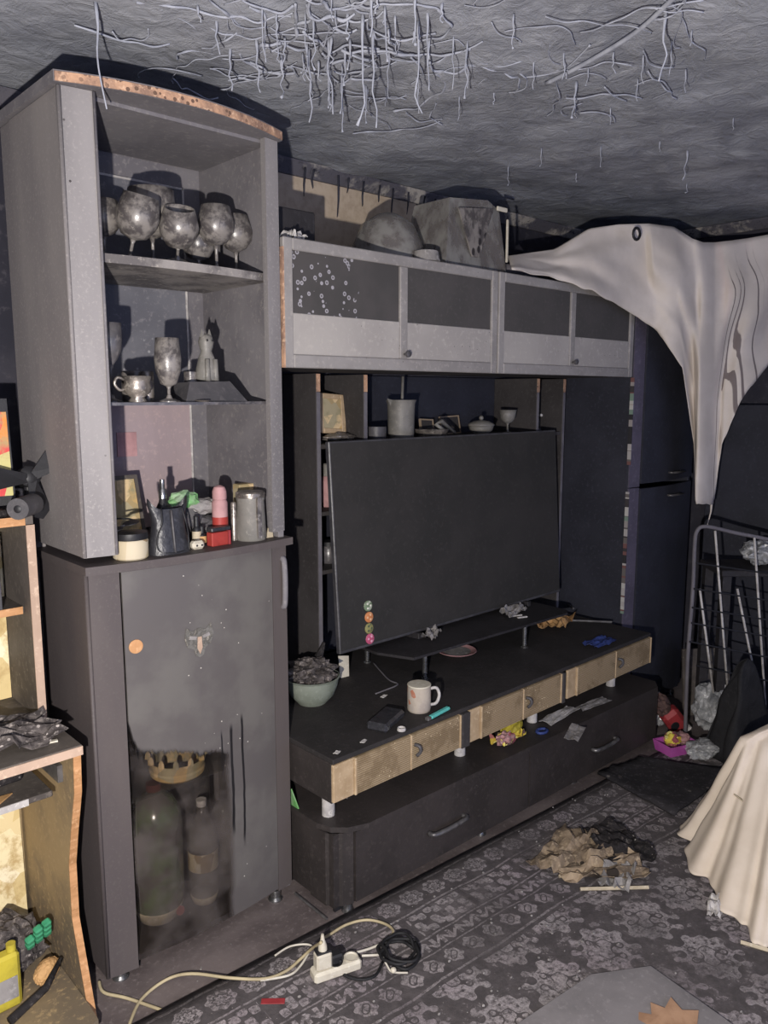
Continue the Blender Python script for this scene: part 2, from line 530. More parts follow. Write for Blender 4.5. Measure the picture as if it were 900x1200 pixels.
def patches(name, cols, sx, sy, sz, rough=.8, dirt=None):
    """flat print of coloured patches"""
    m = Mat(name)
    x, y, z = m.xyz()
    v = m.vec(x*sx, y*sy, z*sz)
    t = m.new('ShaderNodeTexVoronoi'); t.inputs['Scale'].default_value = 1; m.link(v, t.inputs['Vector'])
    sp = m.new('ShaderNodeSeparateXYZ'); m.link(t.outputs['Color'], sp.inputs[0])
    e = E(m.nt, sp.outputs[0])
    col = lin(cols[0]); cur = None
    for i, c in enumerate(cols):
        if cur is None: cur = m.mix(0.0, c, c)
        else: cur = m.mix(e.gt(i/len(cols)), cur, c)
    if dirt: cur = m.mix(m.noise(14, 5, .7).step(.45, .65), cur, dirt)
    M[name] = m.set(cur, rough, 0, .3)
patches('gap_strip', ['9c9896', '3a3638', '8a8482', '6a4a48', '5f5a58', 'a9a6a2', '2b2a2d', '6e8074'], 0, 0, 34)
patches('print_red', ['c5484a', 'd8833f', 'b9b27a', 'cf6a4c', 'd99a5c', 'b54d55'], 30, 5, 22, dirt='a88a62')
patches('print_map', ['d9c79a', 'e3d5ad', 'cdb886', 'e8ddbe'], 12, 5, 12, dirt='b59c6c')
patches('print_gold', ['b79a68', '9f9478', 'c9b088', 'a08c66'], 24, 5, 24, dirt='8d8568')
patches('packet', ['c9b84a', 'a86a62', 'd6cc7e', '8c4a52', 'b9a23e', '5f4a48'], 40, 40, 40)
patches('label_cup', ['a89e92', 'a89e92', 'a06a54', 'a29a90', 'a89e92', 'a49a8e'], 60, 60, 45, dirt='9a9088')
patches('jar_label', ['b0a389', 'b8ad97', '8c7a60', 'a99b7d'], 30, 30, 18)
patches('book_spines', ['b9a48a', '6f665e', 'a06a58', 'c8bda6', '4c4a4e'], 0, 40, 0, dirt='7a7268')
patches('magnet', ['a9a77c', 'c98a5a', '7d8a6a', 'b95f7a'], 90, 5, 90)

rnd = random.Random(5)
# ------------------------------------------------------------------ the room
YW, XW, ZC = 2.59, 4.28, 2.51
struct('floor', MB().box(-2.2, XW+.1, -2.4, YW+.1, -.1, 0), 'floor_lino')
struct('wall_back', MB().box(-2.2, XW+.1, YW, YW+.1, 0, ZC), 'wall_soot')
struct('wall_right', MB().box(XW, XW+.1, -2.4, YW, 0, ZC), 'wall_soot')
struct('wall_left', MB().box(-2.3, -2.2, -2.4, YW+.1, 0, ZC), 'wall_soot')
def ceil_fn(u, v):
    x = -2.2 + u*(XW+2.3); y = -2.4 + v*(YW+2.5)
    d = .018*noise.noise(Vector((x*3, y*3, 1))) + .010*noise.noise(Vector((x*11, y*11, 5)))
    return (x, y, ZC + .012 + d)
cb = MB().grid(130, 100, ceil_fn)
cb.f = [f[::-1] for f in cb.f]
cb.box(-2.2, XW+.1, -2.4, YW+.1, ZC+.05, ZC+.14)
struct('ceiling', cb, 'ceiling_soot', smooth=True)
soot('cornice', '55535a', 'a09a92', 7, .8, '3a3940', None, .3, lo=.5, hi=.62)
struct('trim_1', MB().prism_x([(YW, ZC-.045), (YW-.012, ZC-.045), (YW-.045, ZC-.005), (YW-.045, ZC+.004), (YW, ZC+.004)], -2.2, XW), 'cornice')
struct('trim_2', MB().prism_y([(XW, ZC-.045), (XW-.012, ZC-.045), (XW-.045, ZC-.005), (XW-.045, ZC+.004), (XW, ZC+.004)], -2.4, YW), 'cornice')

# ------------------------------------------------------------------ curved corner towers of the wall unit
TX0, TX1, TYF, TYB, TH, TM = .785, 1.41, 1.965, 2.38, 2.375, 1.20
def front_curve(x0, x1, y, bow, n=14):
    return [(x0 + (x1-x0)*i/n, y - bow*(1 - (2*i/n - 1)**2)) for i in range(n+1)]
def curved_slab(mb, x0, x1, y, bow, yb, z0, z1):
    return mb.prism(front_curve(x0, x1, y, bow) + [(x1, yb), (x0, yb)], z0, z1)
def curved_panel(mb, x0, x1, xa, xb, y, bow, z0, z1, th, n=14):
    """strip of the bowed front between xa and xb (bow measured over x0..x1)"""
    def fy(x): return y - bow*(1 - (2*(x-x0)/(x1-x0) - 1)**2)
    xs = [xa + (xb-xa)*i/n for i in range(n+1)]
    return mb.prism([(x, fy(x)) for x in xs] + [(x, fy(x)+th) for x in xs[::-1]], z0, z1)

tw = thing('display_cabinet', 'tall sooty grey corner display cabinet with open shelves above a bowed glass door', 'cabinet', ((TX0+TX1)/2, 2.17, 0))
ob('side_panel', MB().cbox(TX0, TX0+.022, TYF, 2.285, .035, TM-.02, .002), 'tower_low', tw)
ob('side_panel', MB().cbox(TX0, TX0+.022, TYF, 2.30, TM+.02, TH-.027, .002), 'tower_side', tw)
ob('rear_side_panel', MB().cbox(TX0+.004, TX0+.03, 2.305, TYB, .035, TH-.027, .002), 'tower_side', tw)
ob('side_panel', MB().cbox(TX1-.02, TX1, TYF+.004, TYB, .035, TH-.027, .002), 'tower_inner', tw)
ob('stile', curved_panel(MB(), TX0, TX1, TX0+.001, TX0+.078, TYF, .03, TM+.02, TH-.027, .022, 5), 'tower_stile', tw)
ob('stile', curved_panel(MB(), TX0, TX1, TX1-.05, TX1-.001, TYF, .03, TM+.02, TH-.027, .022, 5), 'tower_stile', tw)
ob('edge_bead', MB().tube([(TX0+.002, TYF-.001, TM+.022), (TX0+.002, TYF-.001, TH-.03)], .006, 8), 'tower_side', tw, smooth=True)
ob('edge_bead', MB().tube([(TX0+.080, TYF-.018, TM+.022), (TX0+.080, TYF-.018, TH-.03)], .004, 8), 'tower_inner', tw, smooth=True)
ob('edge_bead', MB().tube([(TX0+.002, TYF-.001, .04), (TX0+.002, TYF-.001, TM-.024)], .006, 8), 'tower_low', tw, smooth=True)
cr = ob('crown', curved_slab(MB(), TX0-.012, TX1+.008, TYF-.012, .07, TYB, TH-.026, TH), 'tower_inner', tw)
ob('chipped_edge', curved_panel(MB(), TX0-.012, TX1+.008, TX0-.010, TX1+.006, TYF-.015, .07, TH-.025, TH-.004, .004), 'raw_chipboard', cr)
ob('top_panel', MB().box(TX0+.02, TX1-.02, TYF+.02, TYB-.02, TH-.036, TH-.0265), 'tower_inner', tw)
bk = ob('back_panel', MB().box(TX0+.03, TX1-.085, TYB-.018, TYB-.008, 1.61, TH-.10), 'tower_back', tw)
ob('edge_strip', MB().box(TX0+.03, TX1-.085, TYB-.021, TYB-.017, TH-.104, TH-.098).box(TX1-.089, TX1-.083, TYB-.021, TYB-.017, 1.22, TH-.098), 'white_dirty', bk)
ob('back_panel', MB().box(TX0+.03, TX1-.085, TYB-.018, TYB-.008, TM+.01, 1.605), 'tower_back_low', tw)
ob('back_panel', MB().box(TX0+.01, TX1-.01, TYB-.008, TYB, .05, TH-.027), 'tower_inner', tw)
ob('shelf', curved_slab(MB(), TX0+.023, TX1-.021, TYF+.03, .03, TYB-.02, 1.960, 1.982), 'shelf_sooty', tw)
sg = curved_slab(MB(), TX0+.023, TX1-.021, TYF+.028, .035, TYB-.02, 1.604, 1.612)
ob('glass_shelf', sg, 'glass_dark', tw)
ob('middle_slab', curved_slab(MB(), TX0-.006, TX1+.014, TYF-.022, .03, TYB, TM-.022, TM), 'tower_low', tw)
DX0, DX1 = TX0+.088, TX1-.062
ob('stile', curved_panel(MB(), TX0, TX1, TX0+.001, DX0-.003, TYF, .03, .035, TM-.024, .022, 5), 'tower_low', tw)
dr = ob('door', curved_panel(MB(), TX0, TX1, DX0, DX1, TYF-.006, .03, .06, TM-.026, .006, 18), 'door_glass', tw)
ds = ob('door_stile', curved_panel(MB(), TX0, TX1, DX1+.002, TX1-.002, TYF-.006, .03, .05, TM-.026, .02, 5), 'tower_low', tw)
hx = TX1-.018
ob('handle', MB().tube(smoothpath([(hx, TYF-.006, 1.135), (hx, TYF-.018, 1.128), (hx, TYF-.022, 1.06), (hx, TYF-.018, .992), (hx, TYF-.006, .985)], 4), .009), 'tower_inner', ds, smooth=True)
ob('bottom_panel', curved_slab(MB(), TX0+.022, TX1-.02, TYF+.02, .03, TYB-.01, .04, .058), 'low_chest', tw)
ob('inner_shelf', MB().box(TX0+.023, TX1-.021, TYF+.02, TYB-.02, .507, .513), 'shelf_glass', tw)
for lx, ly in ((TX0+.05, TYF+.03), (TX1-.05, TYF+.02), (TX0+.05, TYB-.05), (TX1-.05, TYB-.05)):
    ob('foot', MB().lathe([(.024, 0), (.024, .004), (.017, .012), (.017, .036)], 12, (lx, ly, 0)), 'chrome', tw, smooth='auto')
def fyt(x): return TYF-.006 - .03*(1 - (2*(x-TX0)/(TX1-TX0) - 1)**2)
p = PY(158, 757, 1.945)
solo('round_sticker', MB().lathe([(.019, 0), (.019, .002)], 20), 'orange_wood', 'small round orange sticker on the bowed glass door', 'sticker', (p.x, fyt(p.x)-.0015, p.z), (math.radians(90), 0, math.radians(-6)))
p = PY(232, 750, 1.936)
wolf = [(-.045,.012),(-.040,.044),(-.020,.030),(0,.038),(.020,.030),(.038,.046),(.046,.012),(.036,-.012),(.018,-.022),(.012,-.042),(0,-.048),(-.012,-.042),(-.018,-.022),(-.038,-.012)]
soot('sticker_silver', '6c6a66', '4a4844', 60, .4, '8f8a80', None, .2)
sk = thing('animal_head_sticker', 'silvery animal head sticker in the middle of the bowed glass door', 'sticker', (p.x, fyt(p.x)-.001, p.z))
ob('backing', MB().prism_y(wolf, -.0015, 0), 'sticker_silver', sk, world=False)
ob('muzzle', MB().prism_y([(-.006,.012),(.006,.012),(.008,-.02),(0,-.038),(-.008,-.02)], -.003, -.0015), 'wood_pale', sk, world=False)
for s in (-1, 1):
    ob('brow', MB().prism_y([(s*.008,.014),(s*.030,.020),(s*.034,.010),(s*.012,.006)], -.003, -.0015), 'paper_grey', sk, world=False)

# ---- tower on the right end, mirror image, closed by dark doors
RX0, RX1 = 3.425, 4.05
rt = thing('corner_cabinet', 'tall blackened two door corner cabinet behind the hanging peeled sheet', 'cabinet', ((RX0+RX1)/2, 2.17, 0))
ob('side_panel', MB().cbox(RX0, RX0+.022, TYF+.004, TYB, .035, TH-.035, .002), 'navy_board', rt)
ob('side_panel', MB().cbox(RX1-.022, RX1, TYF+.004, TYB, .035, TH-.035, .002), 'navy_board', rt)
ob('stile', curved_panel(MB(), RX0, RX1, RX0+.001, RX0+.075, TYF, .03, 1.19, TH-.04, .022, 5), 'purple_stile', rt)
ob('stile', curved_panel(MB(), RX0, RX1, RX0+.001, RX0+.075, TYF, .03, .035, 1.185, .022, 5), 'purple_stile', rt)
ob('back_panel', MB().box(RX0+.01, RX1-.01, TYB-.008, TYB, .05, TH-.045), 'navy_board', rt)
ob('crown', curved_slab(MB(), RX0-.006, RX1+.008, TYF-.012, .06, TYB, TH-.035, TH), 'navy_board', rt)
ob('bottom_panel', curved_slab(MB(), RX0+.022, RX1-.02, TYF+.02, .03, TYB-.01, .04, .058), 'navy_board', rt)
for z0, z1, hz in ((1.205, TH-.04, 1.245), (.06, 1.18, 1.13)):
    d = ob('door', curved_panel(MB(), RX0, RX1, RX0+.080, RX1-.004, TYF-.006, .03, z0, z1, .02, 14), 'navy_board', rt)
    ob('handle', MB().tube([(3.74, 1.932, hz), (3.745, 1.908, hz), (3.86, 1.906, hz), (3.865, 1.932, hz)], .006), 'chrome_dull', d, smooth=True)
for lx, ly in ((RX0+.05, TYF+.03), (RX1-.05, TYF+.03), (RX0+.05, TYB-.05), (RX1-.05, TYB-.05)):
    ob('foot', MB().lathe([(.024, 0), (.024, .004), (.017, .012), (.017, .036)], 12, (lx, ly, 0)), 'chrome', rt, smooth='auto')
ob('patchy_edge', MB().box(RX0-.006, RX0-.001, TYF-.006, TYF+.012, .57, 1.17), 'gap_strip', rt)
ob('patchy_edge', MB().box(RX0-.006, RX0-.001, TYF-.006, TYF+.012, 1.30, 1.71), 'gap_strip', rt)

# ------------------------------------------------------------------ wall cabinets over the television
UY, UZ0, UZ1 = 1.96, 1.712, 2.09
def wall_cabinet(x0, x1, label, chipped):
    t = thing('wall_cabinet', label, 'cabinet', ((x0+x1)/2, 2.17, UZ0), group='wall cabinets over the television')
    b = MB().cbox(x0, x0+.018, UY+.02, 2.38, UZ0, UZ1-.002, .002)
    ob('side_panel', b, 'niche_board', t)
    ob('side_panel', MB().cbox(x1-.018, x1, UY+.02, 2.38, UZ0, UZ1-.002, .002), 'niche_board', t)
    ob('top_panel', MB().box(x0+.018, x1-.018, UY+.02, 2.38, UZ1-.02, UZ1-.003), 'upper_frame', t)
    ob('bottom_panel', MB().box(x0+.018, x1-.018, UY+.02, 2.38, UZ0+.001, UZ0+.018), 'niche_board', t)
    ob('back_panel', MB().box(x0+.018, x1-.018, 2.372, 2.38, UZ0+.018, UZ1-.02), 'niche_board', t)
    xm = (x0+x1)/2; s = .036
    fr = MB()
    fr.cbox(x0+.002, x0+s, UY, UY+.019, UZ0, UZ1, .003)
    fr.cbox(x1-s, x1-.002, UY, UY+.019, UZ0, UZ1, .003)
    fr.cbox(x0+s, x1-s, UY, UY+.019, UZ1-.035, UZ1, .003)
    fr.cbox(x0+s, x1-s, UY, UY+.019, UZ0, UZ0+.040, .003)
    fr.cbox(xm-.018, xm+.018, UY, UY+.019, UZ0+.04, UZ1-.035, .003)
    d = ob('door_frame', fr, 'upper_frame', t)
    zs = UZ0 + .162
    for a, b in ((x0+s, xm-.018), (xm+.018, x1-s)):
        ob('pane', MB().box(a, b, UY+.009, UY+.014, zs, UZ1-.035), 'flecked_glass' if chipped and a < xm-.1 else 'upper_glass', t)
        ob('lower_panel', MB().cbox(a, b, UY+.004, UY+.014, UZ0+.04, zs, .002), 'upper_light', t)
    ob('knob', MB().lathe([(.004, 0), (.004, .012), (.011, .016), (.011, .024), (.006, .027)], 12).xf(Matrix.Translation((xm, UY, UZ0+.055)) @ Matrix.Rotation(math.radians(90), 4, 'X')), 'ceramic_dark', t, smooth='auto')
    if chipped:
        ob('chipped_edge', MB().box(x0-.002, x0+.003, UY-.001, UY+.014, UZ0, UZ1-.03), 'raw_chipboard', t)
    return t
wall_cabinet(1.418, 2.412, 'grey flap door wall cabinet with white flecked pane beside the display cabinet', True)
wall_cabinet(2.416, 3.405, 'grey flap door wall cabinet partly covered by the fallen sheet', False)

# ------------------------------------------------------------------ shelving behind the television
NY0, NY1 = 2.30, 2.56
nc = thing('back_shelving', 'blackened shelving with upright dividers behind the large television', 'shelving', (2.45, 2.43, .545))
ob('back_panel', MB().box(1.42, 3.42, NY1, NY1+.012, .547, 1.71), 'navy_board', nc)
for x, z0 in ((1.80, .547), (2.03, 1.452), (3.13, 1.452), (3.345, .547)):
    u = ob('divider', MB().cbox(x, x+.018, NY0, NY1-.001, z0, 1.708, .002), 'niche_board', nc)
    ob('front_edge', MB().box(x+.001, x+.017, NY0-.003, NY0-.0005, z0, 1.640), 'niche_edge', u)
    ob('chipped_corner', MB().box(x+.001, x+.017, NY0-.004, NY0-.0005, 1.642, 1.706), 'raw_chipboard', u)
ob('shelf', MB().cbox(1.82, 3.344, NY0+.005, NY1-.001, 1.432, 1.450, .002), 'niche_board', nc)
ob('shelf', MB().cbox(1.819, 2.25, NY0+.01, NY1-.001, 1.180, 1.196, .002), 'niche_board', nc)
ob('shelf', MB().cbox(1.819, 2.25, NY0+.01, NY1-.001, .955, .971, .002), 'niche_board', nc)

# ------------------------------------------------------------------ low chest, bridge stand, riser shelf, television
CX0, CX1, CY, CZ = 1.425, 3.36, 1.745, .30
lc = thing('low_drawer_chest', 'long low black chest of two wide drawers standing on the floor', 'drawer chest', (2.4, 2.1, 0))
cpts = [(CX0, 2.5), (CX0, CY+.10), (CX0+.015, CY+.05), (CX0+.055, CY+.012), (CX0+.12, CY-.012), (CX1-.06, CY-.045), (CX1, CY), (CX1, 2.5)]
ob('top_board', MB().prism(cpts, CZ-.018, CZ), 'low_chest', lc)
ob('body', MB().box(CX0+.01, CX1-.01, CY+.03, 2.49, .035, CZ-.019), 'low_chest', lc)
ob('corner_post', MB().prism([(CX0+.002, CY+.14), (CX0+.002, CY+.06), (CX0+.04, CY+.022), (CX0+.075, CY+.010), (CX0+.075, CY+.029), (CX0+.009, CY+.14)], .035, CZ-.019), 'low_chest', lc)
def fcy(x): return CY + .004 - (x - CX0-.1)*.02
for a, b, h in ((CX0+.08, 2.375, (1.83, 2.0)), (2.381, CX1-.03, (2.80, 2.97))):
    d = ob('drawer_front', MB().prism([(a, fcy(a)), (b, fcy(b)), (b, CY+.03), (a, CY+.03)], .04, CZ-.022), 'low_chest', lc)
    hy = fcy((h[0]+h[1])/2)
    ob('handle', MB().tube(smoothpath([(h[0], hy, .148), (h[0]+.005, hy-.024, .150), ((h[0]+h[1])/2, hy-.030, .150), (h[1]-.005, hy-.024, .150), (h[1], hy, .148)], 4), .0085), 'chrome_dull', d, smooth=True)
ob('kick_strip', MB().box(CX0+.03, CX1-.03, CY+.05, CY+.06, .004, .034), 'rubber_black', lc)
for lx in (CX0+.07, 2.15, 2.75, CX1-.1):
    ob('foot', MB().lathe([(.02, 0), (.02, .005), (.015, .012), (.015, .037)], 12, (lx, CY+.035, 0)), 'chrome', lc, smooth='auto')

SX0, SX1, SY, SZ0, SZ1 = 1.416, 3.305, 1.755, .400, .545
st = thing('television_bench', 'long black bench with striped wooden drawer fronts on white feet', 'bench', (2.36, 2.1, CZ))
ob('top_board', MB().cbox(SX0, SX1, SY-.006, 2.54, SZ1-.016, SZ1, .002), 'stand_top', st)
ob('side_panel', MB().cbox(SX0, SX0+.016, SY+.004, 2.54, SZ0, SZ1-.017, .002), 'low_chest', st)
ob('side_panel', MB().cbox(SX1-.016, SX1, SY+.004, 2.54, SZ0, SZ1-.017, .002), 'low_chest', st)
ob('bottom_board', MB().box(SX0+.016, SX1-.016, SY+.004, 2.54, SZ0, SZ0+.014), 'low_chest', st)
ob('back_board', MB().box(SX0+.016, SX1-.016, 2.53, 2.54, SZ0+.014, SZ1-.017), 'low_chest', st)
for i, (a, b, mat, sm) in enumerate(((SX0, 2.030, 'front_clean', 'strip_light'), (2.036, 2.612, 'front_clean', 'strip_light'), (2.640, SX1, 'front_clean', 'strip_light'))):
    fy = SY - .012
    s0 = a + (.085 if i == 0 else .062)
    e = b - (.045 if i == 0 else .022)
    if i == 2: e = b - .008
    mid = (s0+e)/2
    ob('end_strip', MB().cbox(a, s0-.004, fy+.004, SY+.004, SZ0+.006, SZ1-.018, .002), sm, st)
    ob('bead', MB().cbox(s0-.004, s0+.004, fy-.003, SY+.004, SZ0+.006, SZ1-.018, .0015), sm, st)
    for k, (p, q) in enumerate(((s0+.004, mid-.003), (mid+.003, e-.004))):
        d = ob('drawer_front', MB().cbox(p, q, fy, SY+.004, SZ0+.006, SZ1-.018, .002), mat, st)
        if k == 1:
            ob('pull', MB().tube(smoothpath([(p+.012, fy, .49), (p+.018, fy-.016, .487), (p+.022, fy-.018, .468), (p+.016, fy-.006, .452)], 3), .006, 6), 'ceramic_dark', d, smooth=True)
    ob('bead', MB().cbox(mid-.003, mid+.003, fy-.002, SY+.004, SZ0+.006, SZ1-.018, .0015), sm, st)
    ob('bead', MB().cbox(e-.004, e+.003, fy-.003, SY+.004, SZ0+.006, SZ1-.018, .0015), sm, st)
    if i < 2:
        ob('divider_strip', MB().cbox(e+.004, b, fy-.006, SY+.004, SZ0+.002, SZ1-.017, .002), 'niche_board', st)
for lx in (1.485, 2.115, 2.56, 3.16):
    for ly in (1.86, 2.44):
        ob('foot', MB().lathe([(.021, .0), (.021, SZ0-CZ)], 14, (lx, ly, CZ)), 'white_dirty', st, smooth='auto')

rs = thing('riser_shelf', 'thin black riser shelf on chrome legs under the television', 'shelf', (2.55, 2.2, SZ1))
RZ = .655
ob('board', MB().prism([(2.03, 2.02), (2.98, 1.985), (3.02, 2.02), (3.02, 2.40), (1.98, 2.40), (1.97, 2.16)], RZ-.010, RZ), 'black_board', rs)
for lx, ly in ((2.11, 2.04), (2.71, 2.02), (2.08, 2.34), (2.90, 2.34)):
    ob('leg', MB().lathe([(.017, 0), (.017, .004), (.010, .008), (.010, RZ-.011-SZ1)], 12, (lx, ly, SZ1)), 'chrome', rs, smooth='auto')

tv = thing('television', 'large flat television with a sooty black screen leaning back on the riser shelf', 'television', (2.51, 2.19, RZ), rot=(math.radians(-4.0), 0, 0))
TW, THt = 1.40, .81
ob('rear_shell', MB().cbox(-TW/2+.03, TW/2-.03, .02, .065, .05, THt-.06, .015), 'black_board', tv, world=False)
ob('bezel', MB().cbox(-TW/2, TW/2, -.004, .018, .020, THt, .003), 'tv_edge', tv, world=False)
ob('screen', MB().box(-TW/2+.008, TW/2-.006, -.0065, -.004, .032, THt-.007), 'tv_screen', tv, world=False)
for s in (-.30, .42):
    ob('stand_foot', MB().cbox(s-.012, s+.012, -.03, .09, 0.0, .024, .002), 'black_board', tv, world=False)
Rt = Matrix.Rotation(math.radians(-4.0), 4, 'X')
MG = ['6f8066', 'c07a4c', '8a8658', 'b0506e']
ME = ['d8d6c8', 'd9b08a', '4f5a48', 'd9a2b4']
WM = ['greenish', 'orange', 'olive', 'pink']
tops = []
for k in range(4):
    soot('magnet_%d' % k, MG[k], MG[k], 20, .5, ME[k], None, 0)
    soot('magnet_dot_%d' % k, ME[k], ME[k], 20, .5)
    u, v = ((431, 710), (431.5, 723), (431, 736), (431.5, 748))[k]
    p = PY(u, v, 2.195)
    zz = p.z - RZ
    q = Matrix.Translation((2.51, 2.19, RZ)) @ Rt @ Vector((p.x-2.51, -.0075, zz))
    t = thing('round_magnet', '%s round magnet in the short column on the television screen' % WM[k], 'magnet', q, rot=(math.radians(86), 0, 0), group='round magnets on the television')
    ob('disc', MB().lathe([(.0205, -.0005), (.0205, .003), (.018, .0045)], 20), M['magnet_%d' % k], t, smooth='auto', world=False)
    d = MB()
    for a in range(3): d.lathe([(.0045, .0045), (.0045, .0055)], 8, (.010*math.cos(a*2.1+k), .010*math.sin(a*2.1+k), 0))
    ob('print', d, M['magnet_dot_%d' % k], t, world=False)

# ------------------------------------------------------------------ desk with hutch at the left
DK_X1, DK_Z = .715, .775
dk = thing('computer_desk', 'scorched wooden computer desk with orange edges beside the display cabinet', 'desk', (.2, 2.2, 0))
prof_px = [(95, 888), (96, 927), (92, 972), (89.5, 1010), (93, 1073), (104, 1136), (113, 1171)]
prof = [(PX(u, v, DK_X1).y, PX(u, v, DK_X1).z) for u, v in prof_px]
prof = [(prof[0][0], DK_Z-.026)] + prof[1:-1] + [(prof[-1][0], .012)]
ob('side_panel', MB().prism_x(prof + [(2.33, .012), (2.33, DK_Z-.026)], DK_X1-.020, DK_X1-.002), 'desk_inner', dk)
edge = [(y-.0025, z) for y, z in prof] + [(y, z) for y, z in prof[::-1]]
for i in range(len(prof)-1):
    (y0, z0), (y1, z1) = prof[i], prof[i+1]
    ob('edge_band', MB().prism_x([(y0-.003, z0), (y0, z0), (y1, z1), (y1-.003, z1)], DK_X1-.020, DK_X1-.001), 'orange_wood', dk)
ob('side_panel', MB().box(-.52, -.50, 1.90, 2.33, .012, DK_Z-.026), 'desk_inner', dk)
tp = ob('desktop', MB().cbox(-.54, DK_X1+.002, 1.868, 2.33, DK_Z-.025, DK_Z, .002), 'desk_board', dk)
ob('edge_band', MB().box(-.54, DK_X1+.001, 1.864, 1.8675, DK_Z-.024, DK_Z-.002), 'wood_pale', tp)
ob('back_panel', MB().box(-.50, DK_X1-.021, 2.30, 2.315, .16, DK_Z-.03), 'desk_inner', dk)
ob('bottom_shelf', MB().prism([(-.50, 1.90), (.40, 1.80), (.62, 1.78), (.69, 1.80), (.693, 1.86), (.694, 2.295), (-.50, 2.295)], .055, .075), 'desk_inner', dk)
tr = ob('keyboard_tray', MB().cbox(-.48, .66, 1.93, 2.24, .635, .650, .002), 'desk_board', dk)
ob('edge_band', MB().box(-.48, .60, 1.926, 1.9295, .634, .651), 'white_dirty', tr)
ob('tray_rail', MB().box(DK_X1-.034, DK_X1-.0205, 1.95, 2.28, .655, .70), 'chrome_dull', dk)

HY = 2.10
hu = thing('desk_hutch', 'sooty shelf hutch with pale edged boards standing on the computer desk', 'shelf', (.2, 2.3, DK_Z))
h1 = ob('side_panel', MB().box(DK_X1-.020, DK_X1-.002, HY, 2.33, DK_Z+.001, 1.30), 'desk_board', hu)
ob('edge_band', MB().box(DK_X1-.022, DK_X1-.0005, HY-.004, HY-.0005, DK_Z+.001, 1.30), 'wood_pale', h1)
ob('side_panel', MB().box(-.40, -.38, HY, 2.33, DK_Z+.001, 1.30), 'desk_board', hu)
h2 = ob('top_board', MB().box(-.42, DK_X1-.001, HY+.004, 2.33, 1.301, 1.322), 'desk_board', hu)
ob('edge_band', MB().box(-.42, DK_X1-.022, HY-.001, HY+.0035, 1.300, 1.323), 'orange_wood', h2)
h3 = ob('shelf', MB().box(-.38, DK_X1-.021, HY+.06, 2.31, 1.055, 1.073), 'desk_board', hu)
ob('edge_band', MB().box(-.38, DK_X1-.024, HY+.056, HY+.0595, 1.054, 1.074), 'orange_wood', h3)
ob('back_panel', MB().box(-.38, DK_X1-.021, 2.311, 2.33, DK_Z+.001, 1.30), 'print_map', hu)

# ------------------------------------------------------------------ carpet and things lying on the floor
cp = solo('carpet', MB().grid(60, 30, lambda u, v: (u*2.75, -1.9 + v*1.9, .010 + .005*noise.noise(Vector((u*14, v*9, 2)))*(1 if 0 < v < 1 else .3))),
          'carpet_pattern', 'dark patterned carpet with rows of flower medallions, worn and covered in soot', 'carpet', (.70, 1.80, 0), (0, 0, math.radians(-3.2)), smooth=True, thick=.008)

def crumple_sheet(w, h, seed, amp=.02, n=10, fold=6.0, cut=0):
    def fn(u, v):
        x = (u-.5)*w; y = (v-.5)*h
        q = Vector((x*fold/w*1.0 + seed*3.7, y*fold/h + seed, seed*1.3))
        z = amp*(abs(noise.noise(q)) + .6*abs(noise.noise(q*2.3)))
        dx = .12*w*noise.noise(q + Vector((9, 0, 0)))
        dy = .12*h*noise.noise(q + Vector((0, 7, 0)))
        return (x+dx, y+dy, z + .002)
    return MB().grid(n, n, fn)

# ------------------------------------------------------------------ glassware and small goods
def goblet_prof(h, rb, rf, stem=.45, tulip=.8):
    s = h*stem
    return [(rf, 0), (rf, .003), (rf*.3, .010), (.005, .02), (.0045, s*.8), (.008, s*.95), (rb*.6, s*1.10), (rb*.92, s+(h-s)*.3), (rb, s+(h-s)*.55), (rb*tulip, h),
            (rb*tulip-.003, h), (rb-.004, s+(h-s)*.55), (rb*.85, s+(h-s)*.3), (.004, s*1.12)]
def goblet(loc, h, rb, rf, label, group=None, mat='glass_sooty', rot=None, stem=.45, tulip=.8):
    t = thing('wine_goblet', label, 'goblet', loc, rot=rot or (0, 0, 0), group=group)
    if loc[2] > 1.9:
        h *= 1.1; rb *= 1.08
        t['group'] = 'goblets on the top cabinet shelf'
    pr = goblet_prof(h, rb, rf, stem, tulip)
    ob('bowl', MB().lathe(pr[5:], 22, close=False), mat, t, smooth=True, world=False)
    ob('stem', MB().lathe([(.0045, .0205), pr[4], pr[5]], 10), mat, t, smooth=True, world=False)
    ob('foot', MB().lathe(pr[:4], 20), mat, t, smooth='auto', world=False)
    return t
Z1 = 1.982
def sp(u, y, z=Z1):                     # place on a tower shelf under pixel column u at depth y
    lo = None
    for k in range(40):
        v = 100 + k*30
        p = PY(u, v, y)
        if p.z < z: break
        lo = p
    return Vector((lo.x, y, z)) if lo else Vector((PY(u, 300, y).x, y, z))
R_ = math.radians
goblet(sp(122, 2.14), .15, .045, .030, 'big grey goblet half hidden by the left stile on the top cabinet shelf')
goblet(sp(150, 2.06), .155, .052, .032, 'tilted goblet showing its dark open mouth on the top cabinet shelf', rot=(R_(14), R_(8), 0), stem=.35, tulip=.82)
goblet(sp(180, 2.12), .19, .062, .032, 'tallest pale goblet on the top cabinet shelf', stem=.40, tulip=.92)
goblet(sp(208, 2.07) + Vector((0, 0, .014)), .135, .050, .030, 'goblet leaning forward with two dark holes on the top cabinet shelf', rot=(R_(26), R_(-10), 0), stem=.30, tulip=.75)
goblet(sp(233, 2.13), .125, .046, .030, 'small goblet behind the leaning one on the top cabinet shelf', stem=.3)
goblet(sp(254, 2.06), .165, .049, .030, 'upright round goblet with a thin stem on the top cabinet shelf', stem=.42, tulip=.78)
goblet(sp(277, 2.10), .160, .047, .030, 'upright goblet standing closest to the right side of the top cabinet shelf', stem=.42, tulip=.7)

